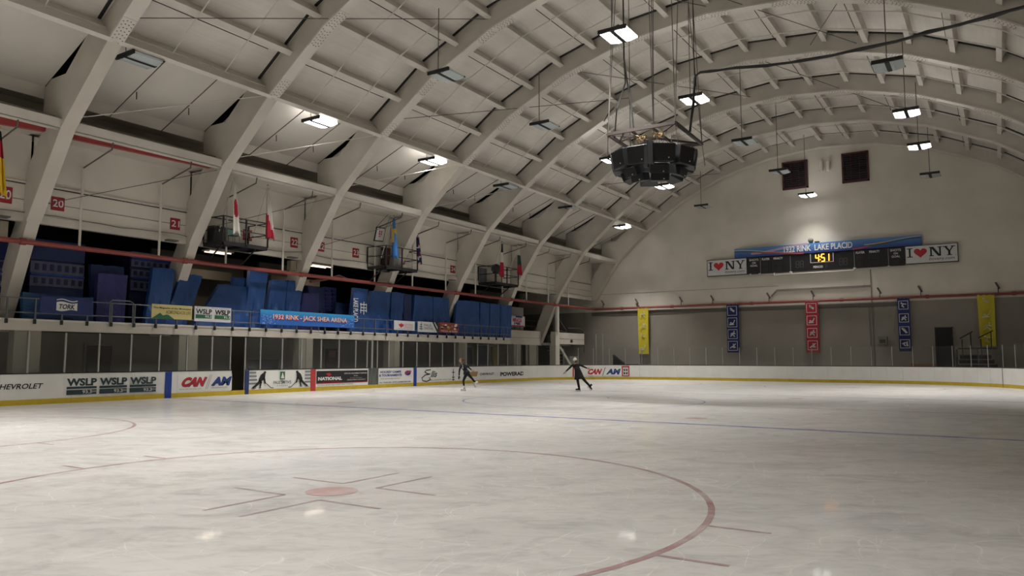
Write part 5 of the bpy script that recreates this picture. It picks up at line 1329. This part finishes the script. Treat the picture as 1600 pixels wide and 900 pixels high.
# ================================================================ SPEAKER CLUSTER
cx, cy = -10.75, 26.6
t = empty('speaker_cluster', (cx, cy, 8.2), 'ring of big black loudspeakers hung from a steel frame over the ice', 'speakers')
fr_m = mat('truss_brown', (.07, .055, .05), .6)
FC = [atZ(x, y, 10.2) for x, y in ((950, 210), (1055, 191.5), (1097, 225), (985, 234))]
for a, c in zip(FC, FC[1:]+FC[:1]): MB().beam(a, c, .09, .12).build('frame_tube', fr_m, t)
mid = sum(FC, Vector())/4
for a in FC: MB().beam(a.lerp(mid, .05), mid, .06, .08).build('frame_tube', fr_m, t)
for f in (.35, .65): MB().beam(FC[0].lerp(FC[1], f), FC[3].lerp(FC[2], f), .06, .08).build('frame_tube', fr_m, t)
for a in (.25, .75): MB().beam(FC[0].lerp(FC[1], a), FC[0].lerp(FC[3], .5), .05, .05).build('frame_tube', fr_m, t)
sp_m = mat('speaker_black', (.018, .020, .024), .5, var=.3, scale=2)
grille = mat('speaker_grille', (.010, .011, .013), .75)
def speaker(ang, rad, z, w_, h, d, tilt, name='speaker'):
    """ang measured in the horizontal plane, 0 = towards +X; face looks outwards and down"""
    a = R(ang); out = Vector((math.cos(a), math.sin(a), 0)); side = Vector((-math.sin(a), math.cos(a), 0)); up = Vector((0, 0, 1))
    tl = R(tilt); f = out*math.cos(tl) - up*math.sin(tl); u = up*math.cos(tl) + out*math.sin(tl)
    c = Vector((cx, cy, z)) + out*rad
    b = MB(); P = []
    for s_, (dd, ww) in enumerate(((d/2, w_/2), (-d/2, w_/2*.62))):
        for (i, j) in ((-1, -1), (1, -1), (1, 1), (-1, 1)): P.append(c + f*dd + side*(i*ww) + u*(j*h/2))
    b.add(P, [(0, 1, 2, 3), (7, 6, 5, 4), (0, 4, 5, 1), (1, 5, 6, 2), (2, 6, 7, 3), (3, 7, 4, 0)])
    o = b.build(name, sp_m, t, bevel=.015)
    g = MB(); g.add([c + f*(d/2+.01) + side*(i*w_*.45) + u*(j*h*.46) for i, j in ((-1, -1), (1, -1), (1, 1), (-1, 1))], [(0, 1, 2, 3)]); g.build('grille', grille, o)
    g = MB(); g.ell(c + f*(d/2+.02) - u*(h*.3) + side*(w_*.2), (.025, .025, .025), 6, 4); g.build('badge', sign_white, o)
for k in range(10): speaker(-90 + 36*k, 1.30, 9.12 - (.0 if k % 2 else .03), .82, .66, .55, 10)
for k in range(6): speaker(-118 + 60*k, .92, 8.66, .72, .34, .55, 22, 'lower_speaker')
speaker(-110, .7, 8.42, .62, .32, .5, 12, 'lower_speaker'); speaker(-55, .7, 8.36, .7, .32, .55, 8, 'lower_speaker')
for (x0_, x1_, ya_, yb_) in ((1007, 1011.5, 219, 262), (1012.5, 1020, 220, 256)):
    p, q = atY(x0_, yb_, 25.0), atY(x1_, ya_, 25.0); MB().bb((p.x, 24.98, p.z), (q.x, 25.1, q.z)).build('hanging_column', sp_m, t)
for a, c in ((FC[0], 0), (FC[1], 1), (FC[2], 2), (FC[3], 3)):
    MB().tube([a, a + Vector((.1, 0, -.9))], .012, 5).build('chain', wire_m, t)
rnd = random.Random(3)
for k in range(16):
    a = mid + Vector((rnd.uniform(-1.1, 1.1), rnd.uniform(-.9, .9), .0)); MB().tube([a, a + Vector((rnd.uniform(-.2, .2), rnd.uniform(-.2, .2), -.35)), a + Vector((rnd.uniform(-.4, .4), rnd.uniform(-.3, .3), -.75))], .012, 4).build('cable', wire_m, t)
for k, (x, y) in enumerate(((1002, 217), (1028, 212))):
    p = atZ(x, y, 9.95)
    for j in range(4):
        rr_ = .16 + .02*j; MB().tube([p + Vector((rr_*math.cos(q), rr_*.8*math.sin(q), .05*math.sin(q*3+j) + .03*j)) for q in [2*math.pi*i/12 for i in range(13)]], .014, 4).build('cable_coil', brass, t)
# hanging lines to the roof
def roofz(x): return ZC + math.sqrt(RR*RR - (x-XC)**2) + .6
for (a, dx, dy) in ((FC[0], .3, .5), (FC[0], .5, -.2), (FC[1], -.3, .6), (FC[1], .2, .3), (FC[2], -.2, -.4), (FC[2], -.5, -.2), (FC[3], .2, -.4), (mid, 0, 0), (mid, -.3, .4), (mid, .3, -.5)):
    q = Vector((a.x+dx, a.y+dy, 0)); q.z = roofz(q.x); MB().tube([a, q], .016, 5).build('suspension_cable', wire_m, t)
for P in ([(cx-1.35, cy-.6, 10.1), (cx-1.15, cy-.8, 11.2), (cx-.95, cy-.4, 12.3), (cx-1.0, cy-.4, 13.3)], [(cx-.6, cy-.4, 10.0), (cx-.7, cy-.4, 11.2), (cx-.9, cy-.4, 12.5), (cx-1.0, cy-.4, 13.3)], [(cx-1.0, cy-.4, 13.3), (cx-1.0, cy-.4, roofz(cx-1))], [(cx-1.3, cy-.7, 11.3), (cx-2.6, cy+1.5, 11.9), (cx-4, cy+4, 12.5)]): MB().tube(P, .03, 6).build('power_cable', black_steel, t)
# thick black cable
P = [atZ(1078, 206, 9.95), atY(1083, 160, 26), atY(1087, 118, 26), atY(1094, 113, 26), atY(1110, 112, 26)]
prev = [(1150, 105.5, 25.6), (1200, 102, 25), (1250, 96, 24.6), (1300, 87, 24), (1345, 76, 23.5), (1400, 65, 23), (1450, 51, 22.5), (1500, 38.5, 22), (1550, 24, 21.5), (1600, 11, 21), (1660, -8, 20.5)]
P += [atY(x, y, Y) for x, y, Y in prev] + [Vector((3.4, 19.8, 12.2))]
cb = MB(); cb.tube(P, .045, 7); cb.tube([p + Vector((.05*math.sin(i*2.1), 0, .05*math.cos(i*1.7))) for i, p in enumerate(P)], .03, 6); tag(cb.build('power_cable', black_steel, None, True), 'thick black cable slung from the speaker cluster to the top right corner', 'cable')
q = atY(1085, 118, 26); tag(MB().tube([q, (q.x, 26, roofz(q.x))], .02, 5).build('cable_hanger', black_steel), 'thin black line holding up the thick black cable above the speaker cluster', 'cable')

# ================================================================ SKATERS
def figure(name, label, foot, J, bones, mats, segmat, extras):
    """J: joints name->(r, f, z, radius); r to the picture's right, f away from the camera"""
    away = Vector((foot.x, foot.y, 0)).normalized(); right = Vector((away.y, -away.x, 0))
    W = lambda p: foot + right*p[0] + away*p[1] + Vector((0, 0, p[2]))
    t = empty(name, foot, label, 'person')
    names = list(J); bm = bmesh.new(); lay = bm.verts.layers.skin.verify(); V = {}
    for n_ in names:
        v = bm.verts.new(W(J[n_]) - foot); V[n_] = v; v[lay].radius = (J[n_][3], J[n_][3])
    V[names[0]][lay].use_root = True
    for a, c in bones: bm.edges.new((V[a], V[c]))
    me = bpy.data.meshes.new('b'); bm.to_mesh(me); bm.free(); o = bpy.data.objects.new('b', me); COL.objects.link(o)
    sk = o.modifiers.new('s', 'SKIN'); sk.use_smooth_shade = True; ss = o.modifiers.new('u', 'SUBSURF'); ss.levels = 2
    bpy.context.view_layer.update(); dg = bpy.context.evaluated_depsgraph_get(); m2 = bpy.data.meshes.new_from_object(o.evaluated_get(dg))
    bpy.data.objects.remove(o); bpy.data.meshes.remove(me)
    body = bpy.data.objects.new('body', m2); COL.objects.link(body); body.parent = t
    m2.materials.clear()
    for q in mats: m2.materials.append(q)
    segs = [(Vector(W(J[a]) - foot), Vector(W(J[c]) - foot), segmat.get((a, c), 0)) for a, c in bones]
    for p in m2.polygons:
        c = p.center; best = (9e9, 0)
        for a, e, mi in segs:
            d = e-a; k = max(0, min(1, (c-a).dot(d)/d.length_squared)); dd = (c - a - d*k).length
            if dd < best[0]: best = (dd, mi)
        p.material_index = best[1]; p.use_smooth = True
    extras(t, W, right, away)
    return t
def hand(t, W, c, dr, m):
    """palm with five bent fingers; dr: direction (r,f,z)"""
    c = Vector(c); d = Vector(dr).normalized(); s_ = d.cross(Vector((0, 1, 0))); s_ = s_.normalized() if s_.length > .1 else Vector((1, 0, 0)); n = d.cross(s_)
    b = MB(); T = lambda p: W(p)
    P = [c + s_*(i*.035) + n*(j*.014) + d*k for k in (-.01, .08) for i, j in ((-1, -1), (1, -1), (1, 1), (-1, 1))]
    b.add([T(p) for p in P], [(0, 1, 2, 3), (7, 6, 5, 4), (0, 4, 5, 1), (1, 5, 6, 2), (2, 6, 7, 3), (3, 7, 4, 0)])
    for k, ln in enumerate((.07, .08, .075, .06)):
        q = c + d*.075 + s_*(-.027 + .018*k); b.tube([T(q), T(q + d*ln*.5 + n*.006), T(q + d*ln*.9 + n*.03)], [.009, .008, .007], 6)
    q = c + d*.01 + s_*.036; b.tube([T(q), T(q + d*.035 + s_*.03), T(q + d*.065 + s_*.035 + n*.01)], [.011, .010, .008], 6)
    b.build('hand', m, t, True)
def skate(t, W, ankle, toe_dir, m):
    """boot and blade; toe_dir (r,f,z)"""
    a = Vector(ankle); d = Vector(toe_dir).normalized(); u = Vector((0, 0, 1)); u = (u - d*u.dot(d)).normalized()
    b = MB(); b.tube([W(a + u*.12), W(a + u*.02), W(a - u*.02 + d*.02)], [.055, .052, .055], 8)
    b.tube([W(a - u*.03 - d*.06), W(a - u*.03 + d*.04), W(a - u*.04 + d*.13), W(a - u*.045 + d*.18)], [.042, .046, .038, .02], 8); o = b.build('skate_boot', m, t, True)
    b = MB(); b.beam(W(a - u*.115 - d*.09), W(a - u*.115 + d*.19), .006, .03); b.beam(W(a - u*.09 - d*.06), W(a - u*.06 - d*.06), .03, .04); b.beam(W(a - u*.09 + d*.12), W(a - u*.06 + d*.12), .03, .04); b.build('blade', alu, o)
def face(t, W, c, fwd, m_skin, m_hair, m_hat=None):
    c = Vector(c); f = Vector(fwd).normalized(); s_ = Vector((-f.y, f.x, 0)).normalized(); u = Vector((0, 0, 1))
    b = MB(); b.ell(W(c), (.078, .082, .115), 14, 10); h = b.build('head', m_skin, t, True)
    b = MB(); b.tube([W(c + f*.07 + u*.02), W(c + f*.105 - u*.015)], [.008, .014], 6); b.build('nose', m_skin, h)
    for sg in (-1, 1):
        b = MB(); b.ell(W(c + f*.072 + s_*sg*.032 + u*.018), (.011, .011, .008), 8, 6); b.build('eye', ink, h)
        b = MB(); b.ell(W(c + s_*sg*.078), (.014, .014, .03), 8, 6); b.build('ear', m_skin, h)
    b = MB(); b.ell(W(c + f*.076 - u*.045), (.018, .018, .006), 8, 6); b.build('mouth', red_ink, h)
    if m_hat:
        b = MB(); b.ell(W(c + u*.045 - f*.008), (.098, .098, .095), 14, 10); b.build('knit_hat', m_hat, h, True); b = MB(); b.ell(W(c + u*.15), (.03, .03, .03), 8, 6); b.build('pompom', m_hat, h, True)
        b = MB(); b.ell(W(c - f*.045 - u*.02), (.07, .07, .09), 12, 8); b.build('hair', m_hair, h, True)
    else:
        b = MB(); b.ell(W(c + u*.025 - f*.025), (.086, .090, .108), 14, 10); b.ell(W(c + u*.03 - f*.12), (.045, .045, .045), 10, 8); b.build('hair', m_hair, h, True)
# near skater, left
f1 = atZ(724.5, 610.6)
J1 = {'pelvis': (.15, 0, .88, .125), 'waist': (.10, 0, 1.02, .11), 'chest': (-.02, 0, 1.20, .135), 'neckb': (-.10, 0, 1.33, .06), 'neck': (-.13, 0, 1.40, .045),
 'sl': (-.14, -.14, 1.28, .06), 'el': (-.22, -.20, 1.00, .045), 'wl': (-.23, -.20, .74, .03), 'sr': (.02, .14, 1.29, .06), 'er': (.26, .22, 1.14, .045), 'wr': (.40, .10, 1.02, .03),
 'hl': (.13, -.08, .84, .095), 'kl': (-.02, -.06, .50, .06), 'al': (.02, -.05, .17, .042), 'hr': (.20, .08, .84, .095), 'kr': (.40, .10, .62, .06), 'ar': (.58, .12, .40, .042)}
B1 = [('pelvis', 'waist'), ('waist', 'chest'), ('chest', 'neckb'), ('neckb', 'neck'), ('chest', 'sl'), ('sl', 'el'), ('el', 'wl'), ('chest', 'sr'), ('sr', 'er'), ('er', 'wr'), ('pelvis', 'hl'), ('hl', 'kl'), ('kl', 'al'), ('pelvis', 'hr'), ('hr', 'kr'), ('kr', 'ar')]
def ex1(t, W, r_, a_):
    face(t, W, (-.145, 0, 1.50), (-1, -.2, 0), skin, hair)
    hand(t, W, (-.235, -.20, .72), (-.05, 0, -1), navy); hand(t, W, (.41, .09, 1.01), (.8, -.4, -.3), skin)
    skate(t, W, (.02, -.05, .13), (-1, 0, 0), whitec); skate(t, W, (.60, .12, .38), (.45, 0, -.85), whitec)
    b = MB(); b.tube([W((.15, 0, .84)), W((.13, 0, .92)), W((.10, 0, 1.0))], [.19, .165, .13], 14); b.build('jacket_hem', navy, t, True)
    b = MB(); b.quad(W((-.11, -.16, 1.30)), W((-.06, -.16, 1.30)), W((-.02, -.165, 1.10)), W((-.06, -.165, 1.10))); b.build('jacket_stripe', whitec, t)
figure('person', 'skater in navy top and black leggings with white skates, one leg lifted behind', f1, J1, B1, [navy, blackc, skin], {('neckb', 'neck'): 2, ('hl', 'kl'): 1, ('kl', 'al'): 1, ('hr', 'kr'): 1, ('kr', 'ar'): 1, ('pelvis', 'hl'): 1, ('pelvis', 'hr'): 1}, ex1)
f2 = atZ(904.8, 611.4)
J2 = {'pelvis': (-.03, 0, .86, .13), 'waist': (-.07, 0, 1.02, .115), 'chest': (-.13, 0, 1.20, .14), 'neckb': (-.16, 0, 1.34, .06), 'neck': (-.17, 0, 1.40, .045),
 'sl': (-.31, 0, 1.29, .065), 'el': (-.49, -.03, 1.11, .05), 'wl': (-.65, -.05, .96, .033), 'sr': (.05, 0, 1.30, .065), 'er': (.22, .03, 1.21, .05), 'wr': (.42, .04, 1.12, .033),
 'hl': (-.10, 0, .80, .10), 'kl': (-.05, -.04, .45, .068), 'al': (-.0, 0, .17, .06), 'hr': (.08, 0, .80, .10), 'kr': (.30, .03, .50, .068), 'ar': (.52, .05, .27, .06)}
def ex2(t, W, r_, a_):
    face(t, W, (-.19, 0, 1.50), (-.7, .6, 0), skin, hair, whitec)
    hand(t, W, (-.66, -.05, .95), (-.7, 0, -.7), skin); hand(t, W, (.43, .04, 1.115), (1, 0, -.25), skin)
    skate(t, W, (0, 0, .13), (-.9, .2, 0), blackc); skate(t, W, (.54, .05, .25), (.6, .2, -.6), blackc)
    b = MB(); b.tube([W((.02, 0, .60)), W((0, 0, .72)), W((-.03, 0, .88)), W((-.07, 0, 1.04)), W((-.12, 0, 1.2))], [.25, .225, .19, .15, .13], 16); b.build('long_coat', blackc, t, True)
figure('person', 'skater in long black coat and white knit hat with arms spread', f2, J2, B1, [blackc, blackc, skin], {('neckb', 'neck'): 2}, ex2)
